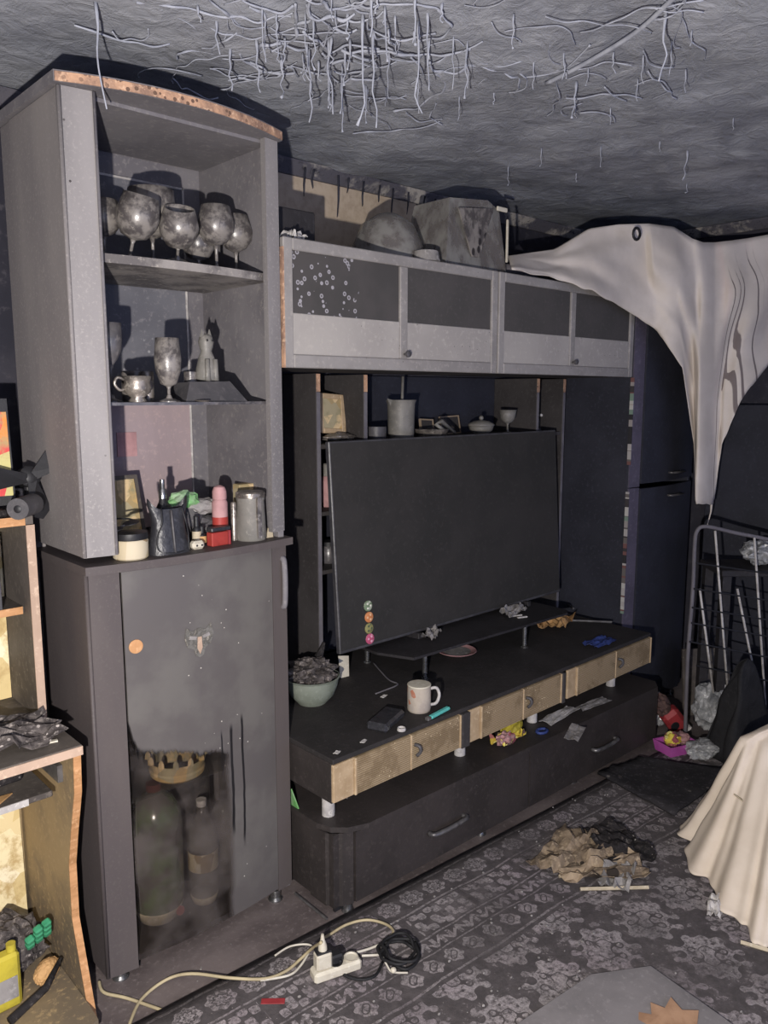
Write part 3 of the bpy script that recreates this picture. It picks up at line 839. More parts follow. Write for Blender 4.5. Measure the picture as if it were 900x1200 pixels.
Z2 = 1.612
goblet(sp(198, 1.985, Z2), .170, .036, .030, 'tall pale goblet standing in the middle of the glass cabinet shelf', stem=.26, tulip=.86)
goblet(sp(131, 2.04, Z2), .205, .032, .026, 'tall slim goblet half hidden by the stile on the glass cabinet shelf', stem=.5, tulip=1.0, mat='glass_dark')
t = thing('silver_teacup', 'squat tarnished silver cup with a curled handle on the glass cabinet shelf', 'cup', sp(161, 1.985, Z2))
ob('bowl', MB().lathe([(.022, 0), (.024, .004), (.017, .012), (.034, .026), (.037, .040), (.033, .052), (.038, .068), (.035, .068), (.030, .052), (.003, .02)], 20, close=False), 'silver_sooty', t, smooth=True, world=False)
ob('handle', MB().tube(smoothpath([(-.032, .005, .058), (-.050, .006, .064), (-.058, .007, .048), (-.046, .006, .032), (-.033, .005, .034)], 4), .004, 6), 'silver_sooty', t, smooth=True, world=False)
def cyl_mug(name, label, cat, loc, r, h, mat, handle=None, rz=0):
    t = thing(name, label, cat, loc, rz)
    ob('body', MB().lathe([(r*.92, 0), (r*.97, .004), (r, h*.3), (r, h), (r-.004, h), (r-.005, .008), (.002, .008)], 20, close=False), mat, t, smooth='auto', world=False)
    if handle:
        ob('handle', MB().tube(smoothpath([(r-.002, 0, h*.82), (r+.018, 0, h*.86), (r+.030, 0, h*.6), (r+.022, 0, h*.3), (r-.002, 0, h*.22)], 5), handle, 7), mat, t, smooth=True, world=False)
    return t
cyl_mug('glass_mug', 'wide dark glass mug behind the silver cup', 'mug', sp(161, 2.13, Z2), .042, .085, 'glass_sooty')
cyl_mug('shot_glass', 'narrow shot glass behind the silver cup', 'glass', sp(173, 2.06, Z2), .018, .082, 'silver_sooty')
cyl_mug('shot_glass', 'small shot glass beside the cat figurine', 'glass', sp(224, 2.08, Z2), .019, .085, 'glass_sooty')
# folded cloth with a cat on it
b0 = sp(246, 2.03, Z2)
solo('folded_cloth', MB().add([(-.105,-.05,0),(.095,-.05,0),(.10,.09,0),(-.10,.09,0),(-.075,-.02,.055),(.055,-.02,.058),(.055,.075,.055),(-.08,.075,.052)],
     [(3,2,1,0),(4,5,6,7),(0,1,5,4),(1,2,6,5),(2,3,7,6),(3,0,4,7)]), 'ceramic_dark', 'dark trapezoid cloth bundle on the glass cabinet shelf', 'cloth', b0)
ct = thing('cat_figurine', 'small grey sitting cat figurine on the dark cloth bundle', 'figurine', b0 + Vector((.01, .03, .0555)))
ct.scale = (1.2, 1.2, 1.3)
ob('body', MB().lathe([(.022, 0), (.028, .008), (.026, .03), (.019, .055), (.013, .068), (.016, .076), (.019, .088), (.015, .100), (.004, .106)], 16), 'ceramic_grey', ct, smooth=True, world=False)
for s in (-1, 1):
    ob('ear', MB().lathe([(.007, 0), (.001, .018)], 6, (s*.010, 0, .098)), 'ceramic_grey', ct, world=False)
    ob('paw', MB().lathe([(.008, 0), (.007, .02), (.006, .05)], 8, (s*.011, -.022, 0)), 'ceramic_grey', ct, smooth=True, world=False)
    ob('eye', MB().blob(.003, .002, .003, 1, 0, 1, 1, c=(s*.007, -.018, .088)), 'rubber_black', ct, world=False)
solo('silver_coin_dish', MB().lathe([(.018, 0), (.022, .004), (.020, .005)], 16), 'silver_sooty', 'tiny shiny dish at the front of the glass cabinet shelf', 'dish', sp(237, 1.975, Z2))

Z3 = TM
t = thing('cosmetic_jar', 'cream coloured squat jar with a dark lid on the cabinet slab', 'jar', sp(153, 1.985, Z3))
ob('body', MB().lathe([(.042, 0), (.046, .004), (.047, .048), (.044, .052)], 24), 'jar_label', t, smooth='auto', world=False)
ob('lid', MB().lathe([(.046, .0525), (.047, .056), (.046, .070), (.020, .074)], 24), 'rubber_black', t, smooth='auto', world=False)
# black pouch
pb = thing('leather_pouch', 'black leather pouch with two raised corners and a front seam', 'pouch', sp(198, 1.985, Z3))
def pouch_fn(u, v):
    a = 2*math.pi*u
    w = .060*(1 - .30*math.sin(v*2.4)**2 + .22*v*v)*(1 if v < 1 else .9)
    d = .036*(1 - .55*v)
    c, s_ = math.cos(a), math.sin(a)
    x = w*math.copysign(abs(c)**.7, c); y = d*math.copysign(abs(s_)**.8, s_)
    z = .135*v + (.032*abs(c)**3 - .012)*(v**3)
    return (x, y, z)
ob('body', MB().grid(28, 10, pouch_fn).add([pouch_fn(i/14, 0) for i in range(14)], [tuple(range(13, -1, -1))]), 'leather', pb, smooth=True, world=False)
ob('seam', MB().tube([(0, -.0375+.020*z*7, z) for z in (0.004, .03, .06, .09, .12)], .0035, 6), 'ceramic_dark', pb, smooth=True, world=False)
ob('seam', MB().tube(smoothpath([(-.030, -.022, .128), (-.035, -.034, .09), (-.046, -.026, .05), (-.042, -.027, .012), (0, -.038, .004), (.042, -.027, .012), (.046, -.026, .05), (.035, -.034, .09), (.030, -.022, .128)], 4), .0022, 6), 'rubber_black', pb, smooth=True, world=False)
t = thing('spray_bottle', 'small bottle with a silver pump rising behind the leather pouch', 'bottle', sp(193, 2.06, Z3))
ob('body', MB().lathe([(.022, 0), (.022, .11), (.012, .13), (.010, .14)], 16), 'rubber_black', t, smooth='auto', world=False)
ob('pump', MB().lathe([(.011, .1405), (.011, .165), (.007, .17), (.007, .195)], 14), 'chrome', t, smooth='auto', world=False)
t = thing('aerosol_can', 'aerosol can with a pink domed cap and red label', 'can', sp(258, 2.03, Z3))
ob('body', MB().lathe([(.022, 0), (.023, .004), (.023, .118), (.019, .126)], 20), 'pinkish', t, smooth='auto', world=False)
ob('label', MB().lathe([(.0235, .012), (.0235, .075)], 20, close=False), 'red_bright', t, smooth=True, world=False)
ob('cap', MB().lathe([(.020, .1265), (.021, .130), (.021, .150), (.016, .163), (.006, .168)], 20), 'pinkish', t, smooth='auto', world=False)
t = thing('metal_canister', 'grey metal canister with a vertical strap at the slab end', 'canister', sp(294, 2.00, Z3))
ob('body', MB().lathe([(.044, 0), (.046, .004), (.041, .118), (.043, .122), (.043, .128)], 22), 'ceramic_grey', t, smooth='auto', world=False)
ob('lid', MB().lathe([(.044, .1285), (.044, .142), (.040, .146)], 22), 'silver_sooty', t, smooth='auto', world=False)
ob('strap', MB().box(-.008, .006, -.0495, -.0415, .01, .132), 'silver_sooty', t, world=False)
t = thing('red_box', 'small red packet with a groove on the cabinet slab', 'box', sp(255, 1.985, Z3), R_(4))
ob('carton', MB().cbox(-.030, .026, -.014, .014, 0, .040, .002), 'red_bright', t, world=False)
ob('flap', MB().cbox(.0265, .034, -.016, .014, 0, .042, .001), 'red', t, world=False)
ob('lid', MB().cbox(-.031, .034, -.015, .015, .0425, .054, .002), 'leather', t, world=False)
t = thing('wall_socket_adapter', 'small white two pin adapter lying before the vials', 'adapter', sp(231, 1.975, Z3))
ob('shell', MB().cbox(-.019, .019, -.014, .014, 0, .024, .007), 'white_plastic', t, world=False)
for s in (-1, 1):
    ob('pin_hole', MB().lathe([(.003, 0), (.003, .001)], 10).xf(Matrix.Translation((s*.008, -.0141, .012)) @ Matrix.Rotation(R_(90), 4, 'X')), 'rubber_black', t, world=False)
for (u, y, h, lab, g) in ((230, 2.02, .085, 'tall dark nail polish vial with a pale label behind the white adapter', 'cream'), (236, 2.015, .055, 'short dark vial with a gold label behind the white adapter', 'orange_paper')):
    t = thing('glass_vial', lab, 'vial', sp(u, y, Z3))
    ob('body', MB().lathe([(.012, 0), (.013, .003), (.013, h*.55), (.007, h*.65)], 14), 'rubber_black', t, smooth='auto', world=False)
    ob('cap', MB().lathe([(.008, h*.66), (.008, h), (.006, h+.002)], 12), 'rubber_black', t, smooth='auto', world=False)
    ob('label', MB().lathe([(.0134, h*.15), (.0134, h*.5)], 14, close=False), g, t, smooth=True, world=False)
q = sp(222, 2.10, Z3)
t = thing('plastic_bag', 'crumpled white and green plastic bag lying over the back of the slab', 'bag', q)
ob('lump', MB().blob(.050, .040, .065, 3, .35, 2.5, 3), 'ceramic_dark', t, world=False)
ob('green_end', MB().blob(.046, .030, .026, 4, .35, 2.2, 3, c=(-.030, -.026, .100)), 'lime', t, world=False)
ob('white_end', MB().blob(.050, .028, .024, 6, .35, 2.5, 3, c=(.034, -.030, .080)), 'paper_grey', t, world=False)
solo('plastic_bag', MB().blob(.050, .03, .035, 9, .4, 3, 3), 'ceramic_dark', 'dark crushed bag between the vials and the aerosol can', 'bag', sp(243, 2.075, Z3))
t = thing('picture_frame', 'gold toned picture in a dark frame leaning inside the cabinet', 'picture frame', sp(148, 2.20, Z3), rot=(R_(-14), 0, R_(2)))
ob('frame', MB().box(-.065, -.055, 0, .012, 0, .20).box(.055, .065, 0, .012, 0, .20).box(-.055, .055, 0, .012, 0, .012).box(-.055, .055, 0, .012, .188, .20), 'desk_board', t, world=False)
ob('print', MB().box(-.055, .055, .004, .010, .012, .188), 'print_gold', t, world=False)
solo('thin_lath', MB().cbox(-.010, .010, 0, .008, 0, .175, .002), 'wood_pale', 'narrow pale wooden lath leaning beside the gold toned picture', 'lath', sp(167, 2.235, Z3), (R_(-15), 0, 0))
solo('pink_card', MB().box(-.032, .032, 0, .003, 0, .075), 'pinkish', 'small pink card stuck high on the back of the cabinet', 'card', Vector((PY(150, 522, 2.352).x, 2.3575, PY(150, 535, 2.355).z)))
t = thing('sunglasses', 'black sunglasses lying on the cosmetic jar', 'glasses', sp(145, 1.99, Z3) + Vector((0, -.005, .0745)), rot=(R_(0), R_(-12), R_(10)))
for s in (-1, 1):
    ob('lens', MB().lathe([(.001, 0), (.022, .001), (.022, .003), (.001, .005)], 14, (s*.026, 0, .012)), 'rubber_black', t, smooth='auto', world=False)
    ob('temple', MB().tube([(s*.046, 0, .013), (s*.048, .04, .014), (s*.044, .10, .010)], .0025, 6), 'leather', t, world=False)
ob('bridge', MB().tube([(-.006, 0, .014), (.006, 0, .014)], .003, 6), 'leather', t, world=False)
solo('dark_bowl', MB().lathe([(.012, 0), (.030, .008), (.042, .026), (.040, .026), (.028, .011), (.001, .006)], 18, close=False), 'rubber_black', 'shallow black bowl resting against the gold toned picture', 'bowl', sp(132, 2.08, Z3) + Vector((0, 0, .0)), smooth='auto')
solo('carton', MB().cbox(-.03, .06, -.02, .02, 0, .155, .003), 'print_gold', 'pale carton behind the grey metal canister', 'box', sp(287, 2.12, Z3))
solo('lipstick', MB().lathe([(.009, 0), (.009, .11), (.007, .115)], 12), 'silver_sooty', 'slim grey tube between the aerosol can and the canister', 'tube', sp(274, 2.02, Z3), smooth='auto')
solo('torn_card', MB().prism_y([(-.012, 0), (.012, 0), (.010, .022), (-.006, .030)], 0, .003), 'cream', 'torn white corner of card beside the canister', 'card', sp(316, 1.985, Z3))

# behind the bowed glass door
t = thing('water_bottle', 'big clouded plastic bottle with a pale base behind the bowed glass door', 'bottle', sp(186, 2.09, .058))
ob('body', MB().lathe([(.050, .012), (.074, .05), (.080, .09), (.078, .12), (.080, .30), (.076, .34), (.056, .38), (.025, .405), (.020, .41)], 24), 'bottle_green', t, smooth=True, world=False)
ob('base', MB().lathe([(.045, 0), (.058, .006), (.0745, .045), (.074, .049)], 24), 'cream', t, smooth=True, world=False)
ob('cap', MB().lathe([(.022, .4105), (.022, .432)], 14), 'red', t, smooth='auto', world=False)
ob('sticker', MB().lathe([(.014, 0), (.014, .002)], 12).xf(Matrix.Translation((.035, -.068, .035)) @ Matrix.Rotation(R_(75), 4, 'X')), 'red_bright', t, world=False)
t = thing('soda_bottle', 'slim clear plastic bottle beside the big clouded one behind the glass door', 'bottle', sp(239, 2.06, .058))
ob('body', MB().lathe([(.030, .010), (.043, .035), (.046, .06), (.046, .20), (.042, .24), (.018, .30), (.014, .32)], 20), 'bottle_clear', t, smooth=True, world=False)
ob('base', MB().lathe([(.026, 0), (.036, .006), (.0435, .032)], 20), 'cream', t, smooth=True, world=False)
ob('cap', MB().lathe([(.016, .3205), (.016, .340)], 12), 'white_dirty', t, smooth='auto', world=False)
ob('label', MB().lathe([(.0465, .12), (.0465, .18)], 20, close=False), 'jar_label', t, smooth=True, world=False)
solo('glass_jar', MB().lathe([(.036, 0), (.050, .02), (.055, .10), (.045, .20), (.030, .22), (.030, .235)], 20), 'bottle_clear', 'clear jar at the back beside the slim bottle behind the glass door', 'jar', sp(263, 2.16, .058), smooth=True)
# ornate bowl hanging on the inner shelf: stands on a stack of jars in shade
t = thing('ornate_bowl', 'gold toned ornate rimmed bowl seen through the bowed glass door', 'bowl', sp(207, 2.055, .513))
t.scale = (.82, .82, 1.35)
ob('rim', MB().lathe([(.085, 0), (.097, .006), (.100, .016), (.096, .020), (.104, .040), (.100, .040), (.090, .012), (.084, .004)], 26, close=False), 'print_gold', t, smooth='auto', world=False)
for k in range(12):
    a = 2*math.pi*k/12
    ob('scallop', MB().lathe([(.012, 0), (.010, .010), (.003, .016)], 6, (.101*math.cos(a), .101*math.sin(a), .040)), 'print_gold', t, world=False)
t = thing('storage_jar', 'tall dark glass jar at the back below the ornate bowl', 'jar', sp(226, 2.22, .058))
ob('body', MB().lathe([(.055, 0), (.062, .01), (.062, .34), (.050, .38), (.050, .41)], 22), 'glass_dark', t, smooth='auto', world=False)
ob('lid', MB().lathe([(.054, .4105), (.054, .425)], 22), 'silver_sooty', t, smooth='auto', world=False)

# ------------------------------------------------------------------ goods on the shelving behind the television
Z4 = 1.450
t = thing('picture_frame', 'cream framed picture standing on the shelving beside the divider', 'picture frame', sp(391, 2.40, Z4 + .032), rot=(R_(-8), R_(4), 0))
ob('frame', MB().cbox(-.065, -.045, 0, .012, 0, .155, .002).cbox(.045, .065, 0, .012, 0, .155, .002).cbox(-.045, .045, 0, .012, 0, .020, .002).cbox(-.045, .045, 0, .012, .135, .155, .002), 'strip_light', t, world=False)
ob('print', MB().box(-.045, .045, .004, .010, .02, .135), 'print_gold', t, world=False)
solo('foil_scrap', MB().blob(.075, .04, .016, 11, .35, 3.2, 3), 'silver_sooty', 'heap of crumpled shiny foil below the cream framed picture', 'foil', sp(398, 2.365, Z4))
cyl_mug('small_pot', 'small grey pot standing beside the tall jug on the shelving', 'pot', sp(441, 2.36, Z4), .040, .055, 'ceramic_dark')
t = thing('tall_jug', 'tall grey jug with a stick standing in it on the shelving', 'jug', sp(470, 2.37, Z4))
ob('body', MB().lathe([(.050, 0), (.054, .01), (.056, .10), (.058, .145), (.064, .160), (.060, .160), (.053, .145), (.050, .02)], 22, close=False), 'ceramic_grey', t, smooth='auto', world=False)
ob('spout', MB().add([(-.062, -.012, .160), (-.062, .012, .160), (-.080, 0, .166), (-.058, 0, .135)], [(0, 1, 2), (1, 3, 2), (3, 0, 2), (0, 3, 1)]), 'ceramic_grey', t, world=False)
solo('stick', MB().tube([(0, 0, 0), (.006, 0, .10), (.012, 0, .235)], .006, 8), 'ceramic_grey', 'thin stick rising from the tall grey jug', 'stick', sp(470, 2.37, Z4 + .02) + Vector((-.002, 0, 0)), smooth=True)
for u, w, h, y, lab, r in ((502, .085, .075, 2.47, 'small copper edged frame behind the jug', 3), (530, .13, .085, 2.50, 'wide dark photo frame with a pale rim leaning on the shelving back', -2)):
    t = thing('photo_frame', lab, 'picture frame', sp(u, y, Z4), rot=(R_(-10), R_(r), 0))
    ob('frame', MB().box(-w/2, -w/2+.006, 0, .01, 0, h).box(w/2-.006, w/2, 0, .01, 0, h).box(-w/2+.006, w/2-.006, 0, .01, h-.006, h).box(-w/2+.006, w/2-.006, 0, .01, 0, .006), 'strip_mid', t, world=False)
    ob('print', MB().box(-w/2+.006, w/2-.006, .003, .008, .006, h-.006), 'niche_board', t, world=False)
t = thing('frying_pan', 'small sooty frying pan with its handle sticking up', 'pan', sp(505, 2.37, Z4))
ob('pan', MB().lathe([(.060, 0), (.066, .004), (.078, .036), (.074, .036), (.060, .008), (.001, .008)], 24, close=False), 'silver_sooty', t, smooth='auto', world=False)
ob('handle', MB().tube([(.02, -.06, .030), (-.01, -.04, .055), (.03, -.03, .070), (.12, -.03, .018)], [.008, .009, .010, .007], 8), 'ceramic_grey', t, smooth=True, world=False)
t = thing('sugar_bowl', 'grey lidded bowl with a knob on the shelving', 'bowl', sp(564, 2.37, Z4))
ob('bowl', MB().lathe([(.030, 0), (.034, .004), (.052, .020), (.058, .040)], 22), 'ceramic_grey', t, smooth=True, world=False)
ob('lid', MB().lathe([(.061, .0405), (.060, .048), (.035, .062), (.010, .066)], 22), 'ceramic_grey', t, smooth=True, world=False)
ob('knob', MB().blob(.011, .011, .011, 2, 0, 1, 2, c=(0, 0, .065)), 'ceramic_grey', t, smooth=True, world=False)
goblet(sp(595, 2.36, Z4), .110, .036, .024, 'small cone shaped goblet alone near the end of the shelving', mat='ceramic_grey', stem=.45, tulip=1.15)
t = thing('flower_figurine', 'tiny figurine with white flowers in the narrow shelf cell', 'figurine', sp(632, 2.44, Z4))
ob('stalk', MB().lathe([(.020, 0), (.016, .01), (.006, .02), (.005, .06)], 10), 'ceramic_dark', t, smooth=True, world=False)
for k in range(5):
    ob('flower', MB().blob(.011, .011, .009, k, .3, 2, 2, c=(.016*math.cos(k*2.2), .014*math.sin(k*2.2), .045 + .012*k)), 'white_dirty', t, smooth=True, world=False)
t = thing('lotion_bottle', 'pink and grey bottle on the narrow shelf left of the television', 'bottle', sp(384, 2.42, 1.196))
ob('body', MB().lathe([(.030, 0), (.032, .005), (.032, .10), (.022, .12)], 16), 'pinkish', t, smooth='auto', world=False)
ob('cap', MB().lathe([(.020, .1205), (.020, .165), (.015, .17)], 14), 'ceramic_grey', t, smooth='auto', world=False)
t = thing('glass_jar', 'dark jar with a shiny lid on the lowest narrow shelf', 'jar', sp(385, 2.42, .971))
ob('body', MB().lathe([(.034, 0), (.036, .004), (.036, .06), (.030, .068)], 18), 'glass_dark', t, smooth='auto', world=False)
ob('lid', MB().lathe([(.033, .0685), (.033, .085)], 18), 'rubber_black', t, smooth='auto', world=False)

# ------------------------------------------------------------------ goods on the television bench
ZB = SZ1
bw = thing('ash_bowl', 'pale green grey ceramic bowl heaped with burnt scraps', 'bowl', PZ(366, 822, ZB))
ob('bowl', MB().lathe([(.052, 0), (.056, .006), (.078, .03), (.092, .066), (.096, .092), (.101, .096), (.096, .098), (.086, .066), (.050, .014), (.001, .012)], 28, close=False), 'bowl_green', bw, smooth='auto', world=False)
ob('burnt_scraps', MB().blob(.080, .080, .045, 15, .5, 4, 4, c=(0, 0, .055)), 'ash', bw, world=False)
solo('burnt_branch', MB().tube([(0, 0, 0), (.02, .01, .07), (.035, .0, .12)], [.012, .016, .006], 7), 'char', 'charred stub sticking out of the ash bowl', 'stub', bw.location + Vector((.045, .03, .075)))
t = PZ(384, 781, ZB)
solo('white_card', MB().prism_y([(-.018, 0), (.022, 0), (.026, .080), (-.020, .088)], 0, .004), 'white_plastic', 'small white card standing against the divider', 'card', (t.x - .03, t.y - .14, ZB), (R_(-6), 0, R_(-8)))
w = thing('wallet', 'closed black leather wallet lying on the bench', 'wallet', PZ(452, 848, ZB), R_(22))
ob('cover', MB().cbox(-.075, .075, -.038, .038, 0, .030, .008), 'leather', w, world=False)
ob('clasp', MB().cbox(-.066, -.050, -.0395, -.037, .008, .020, .001), 'chrome', w, world=False)
mg = thing('printed_mug', 'white printed coffee mug with a handle on the bench', 'mug', PZ(491, 832, ZB), R_(-42))
ob('body', MB().lathe([(.037, 0), (.040, .003), (.041, .010), (.041, .092), (.038, .094), (.037, .090), (.036, .010), (.001, .008)], 28, close=False), 'label_cup', mg, smooth='auto', world=False)
ob('handle', MB().tube(smoothpath([(.039, 0, .078), (.060, 0, .080), (.070, 0, .055), (.060, 0, .026), (.039, 0, .020)], 5), .0055, 8), 'white_dirty', mg, smooth=True, world=False)
ob('rim', MB().lathe([(.0378, .0905), (.0415, .0905), (.0412, .0955), (.038, .0955)], 28), 'white_plastic', mg, smooth=True, world=False)
def cable(name, pts, r, mat, label, n=6, cat='cable'):
    return solo(name, MB().tube(smoothpath(pts, n), r, 7), mat, label, cat, smooth=True)
cable('thin_cable', [PZ(437, 776, ZB+.004), PZ(455, 796, ZB+.004), PZ(466, 802, ZB+.004), PZ(448, 810, ZB+.004), PZ(440, 813, ZB+.004)], .003, 'niche_edge', 'thin grey cable bent in a hook on the bench')
def scrap(name, u, v, z, w, h, amp, mat, label, cat, rz=0, seed=1, n=8, group=None, up=0.001, smooth=False, fold=3.2):
    p = PZ(u, v, z)
    return solo(name, crumple_sheet(w, h, seed, amp, n, fold), mat, label, cat, (p.x, p.y, z+up), (0, 0, rz), group, smooth=smooth, thick=.0015)
scrap('paper_scrap', 450, 817, ZB, .030, .014, .004, 'white_dirty', 'tiny white scrap near the hooked cable', 'scrap', .3, 2)
t = thing('teal_lighter', 'teal plastic lighter on the bench edge beside the drawer front', 'lighter', PZ(520, 839, ZB) + Vector((0, .02, 0)), R_(8))
ob('body', MB().cbox(-.055, .055, -.009, .009, 0, .012, .004), 'teal', t, world=False)
ob('head', MB().cbox(-.075, -.056, -.008, .008, 0, .012, .002), 'chrome_dull', t, world=False)
solo('bottle_cap', MB().lathe([(.014, 0), (.015, .002), (.013, .010), (.011, .010), (.010, .003)], 14), 'white_dirty', 'small white cap beside the wallet on the bench edge', 'cap', PZ(473, 857, ZB) + Vector((0, .01, 0)), smooth='auto')
for i, (u, v, w_, lab) in enumerate(((395, 885, .022, 'round white crumb on the bench corner'), (426, 872, .026, 'flat pale chip on the bench edge near its corner'))):
    scrap('paint_chip', u, v - 2, ZB, w_, .014, .003, 'white_dirty', lab, 'chip', .4, 3+i, 5)
RZt = RZ
t = thing('pinkish_plate', 'pinkish plate lying on the bench under the riser shelf', 'plate', PZ(535, 766, ZB) + Vector((.0, .0, 0)))
ob('dish', MB().lathe([(.045, 0), (.06, .004), (.085, .016), (.083, .018), (.058, .008), (.001, .006)], 28, close=False), 'pinkish', t, smooth='auto', world=False)
ob('grey_insert', MB().lathe([(.001, .0085), (.052, .0085), (.060, .013), (.001, .013)], 24), 'paper_grey', t, smooth='auto', world=False)
scrap('crumpled_tissue', 506, 747, RZt, .13, .05, .04, 'paper_grey', 'crumpled pale tissue on the riser shelf before the magnets', 'tissue', R_(30), 5)
scrap('crumpled_tissue', 602, 720, RZt, .15, .06, .05, 'paper_grey', 'larger crumpled tissue in the middle of the riser shelf', 'tissue', R_(10), 6)
for i, (u, v) in enumerate(((606, 722), (612, 724))):
    p = PZ(u, v, RZt)
    solo('chalk_stub', MB().cbox(-.025, .025, -.006, .006, 0, .006, .002), 'white_dirty', ('short white stub touching the larger tissue', 'short white stub lying between the other stub and the riser shelf edge')[i], 'stub', (p.x, p.y, RZt), (0, 0, R_(-20)), 'white stubs on the riser shelf')
scrap('burnt_paper', 650, 733, ZB, .24, .13, .07, 'orange_paper', 'scorched orange brown paper bent over on the bench', 'paper', R_(20), 8, 9)
for i, (a, b, lab) in enumerate((((667, 727), (717, 729), 'long thin stick lying behind the orange paper'), ((655, 700), (672, 713), 'short pale stick propped near the screen end'), ((668, 696), (690, 707), 'thin dark stick near the screen end'))):
    pa, pb_ = PZ(*a, ZB+.008), PZ(*b, ZB+.008)
    if pa.y > 2.5: pa.y = 2.5
    solo('wooden_stick', MB().tube([pa, pb_], .0055, 6), 'chrome_dull', lab, 'stick')
scrap('blue_cloth', 703, 754, ZB, .16, .08, .02, 'blue', 'small blue cloth lying on the bench end', 'cloth', R_(5), 12)
# things on the low chest
t = thing('sweet_packet', 'torn yellow and red packet lying on the low chest', 'packet', PZ(595, 868, CZ) + Vector((0, 0, 0)), R_(12))
ob('wrapper', crumple_sheet(.16, .09, 21, .06, 10), 'packet', t, world=False, thick=.002)
ob('yellow_bag', MB().blob(.060, .035, .038, 22, .4, 2.4, 3, c=(.050, .01, .0)), 'yellow', t, world=False)
ob('red_bits', MB().blob(.045, .030, .022, 23, .5, 3.5, 3, c=(-.035, -.005, .0)), 'pinkish', t, world=False)
solo('blue_ring', MB().tube([(.026*math.cos(a*.5236), .018*math.sin(a*.5236), .005) for a in range(13)], .006, 6), 'blue', 'small blue plastic ring on the low chest', 'ring', PZ(635, 858, CZ), smooth=True)
for (u, v, w_, h_, rz, sd, mat, lab) in ((655, 840, .22, .06, 4, 31, 'white_dirty', 'folded white paper strip on the low chest'), (695, 826, .20, .05, -4, 32, 'paper_grey', 'grey paper strip on the low chest behind the folded white one'), (674, 860, .15, .06, 22, 33, 'paper_grey', 'crumpled grey paper at the edge of the low chest')):
    scrap('paper_strip', u, v, CZ, w_, h_, .012, mat, lab, 'paper', R_(rz), sd, fold=1.6)
solo('green_wrapper', MB().prism_x([(0, 0), (.10, 0), (.03, .06)], 0, .004), 'lime', 'pale green wrapper corner between the cabinet and the bench', 'wrapper', (1.432, 1.95, CZ+.001), (0, R_(-6), 0))
solo('halo_cone', MB().lathe([(.04, 0), (.03, .004), (.01, .009)], 12), 'char', 'small black cone added for the shadow halo on the low chest under the bench', 'heap', (1.60, 1.93, CZ))  # cone put in to imitate the dark halo of shade under the bench

# ------------------------------------------------------------------ on top of the wall cabinets
t = PY(352, 262, 2.28)
solo('dark_box', MB().cbox(-.11, .11, -.12, .12, 0, .12, .004), 'black_board', 'blackened box on the wall cabinet against the display cabinet', 'box', (1.54, 2.22, UZ1))
bx_ = thing('storage_bin', 'sooty translucent plastic bin standing upside down on the wall cabinets', 'bin', (2.36, 2.13, UZ1), R_(0))
bx_.scale = (1.0, 1.0, 1.6)
ob('shell', MB().add([(-.19,-.12,0),(.16,-.12,0),(.16,.12,0),(-.19,.12,0),(-.14,-.09,.155),(.05,-.11,.165),(.13,-.10,.150),(.13,.09,.150),(-.14,.09,.155)],
   [(3,2,1,0),(0,1,6,5,4),(1,2,7,6),(2,3,8,7),(3,0,4,8),(4,5,6,7,8)]), 'film_clear', bx_, world=False)
ob('fold', MB().add([(-.13,-.128,.130),(.06,-.130,.145),(-.01,-.124,.03),(-.05,-.124,.03),(-.13,-.122,.130),(.06,-.122,.145),(-.01,-.118,.03),(-.05,-.118,.03)],
   [(0,3,2,1),(4,5,6,7),(0,1,5,4),(1,2,6,5),(2,3,7,6),(3,0,4,7)]), 'glass_sooty', bx_, world=False)
ob('white_corner', MB().cbox(.150, .160, -.126, -.118, .03, .13, .002).cbox(.09, .15, -.126, -.118, .145, .155, .002), 'white_plastic', bx_, world=False)
solo('glass_cover', MB().lathe([(.135, 0), (.135, .005), (.125, .07), (.095, .14), (.04, .175), (.004, .185)], 28), 'film_clear', 'domed translucent cover beside the plastic bin on the wall cabinet', 'cover', (2.02, 2.16, UZ1), smooth='auto')
solo('paper_cup', MB().lathe([(.050, 0), (.042, .035), (.036, .037)], 18), 'paper_grey', 'small grey cup upside down before the domed cover', 'cup', (2.06, 2.0, UZ1), smooth='auto')
solo('shadow_slab', MB().cbox(-.16, .22, -.06, .10, 0, .045, .004), 'niche_board', 'long dark flat slab standing in for the shadow above the wall cabinet', 'carton', (1.93, 2.26, UZ1))  # dark slab in place of the cabinet's shadow band on the wall
bpy.data.objects['glass_cover'].location.y = 2.155
scrap('peeled_flake', 340, 268, UZ1, .07, .05, .04, 'white_dirty', 'pale flake curling up on the wall cabinet corner', 'flake', R_(20), 41)
bpy.data.objects['peeled_flake'].location = (1.50, 2.02, UZ1+.001)
solo('rolled_paper', MB().tube([(0, 0, .03), (.35, .01, .032), (.60, .0, .03)], [.028, .03, .026], 10), 'niche_edge', 'rolled sooty paper lying on the wall cabinets behind the fallen sheet', 'roll', (2.55, 2.07, UZ1), smooth=True)

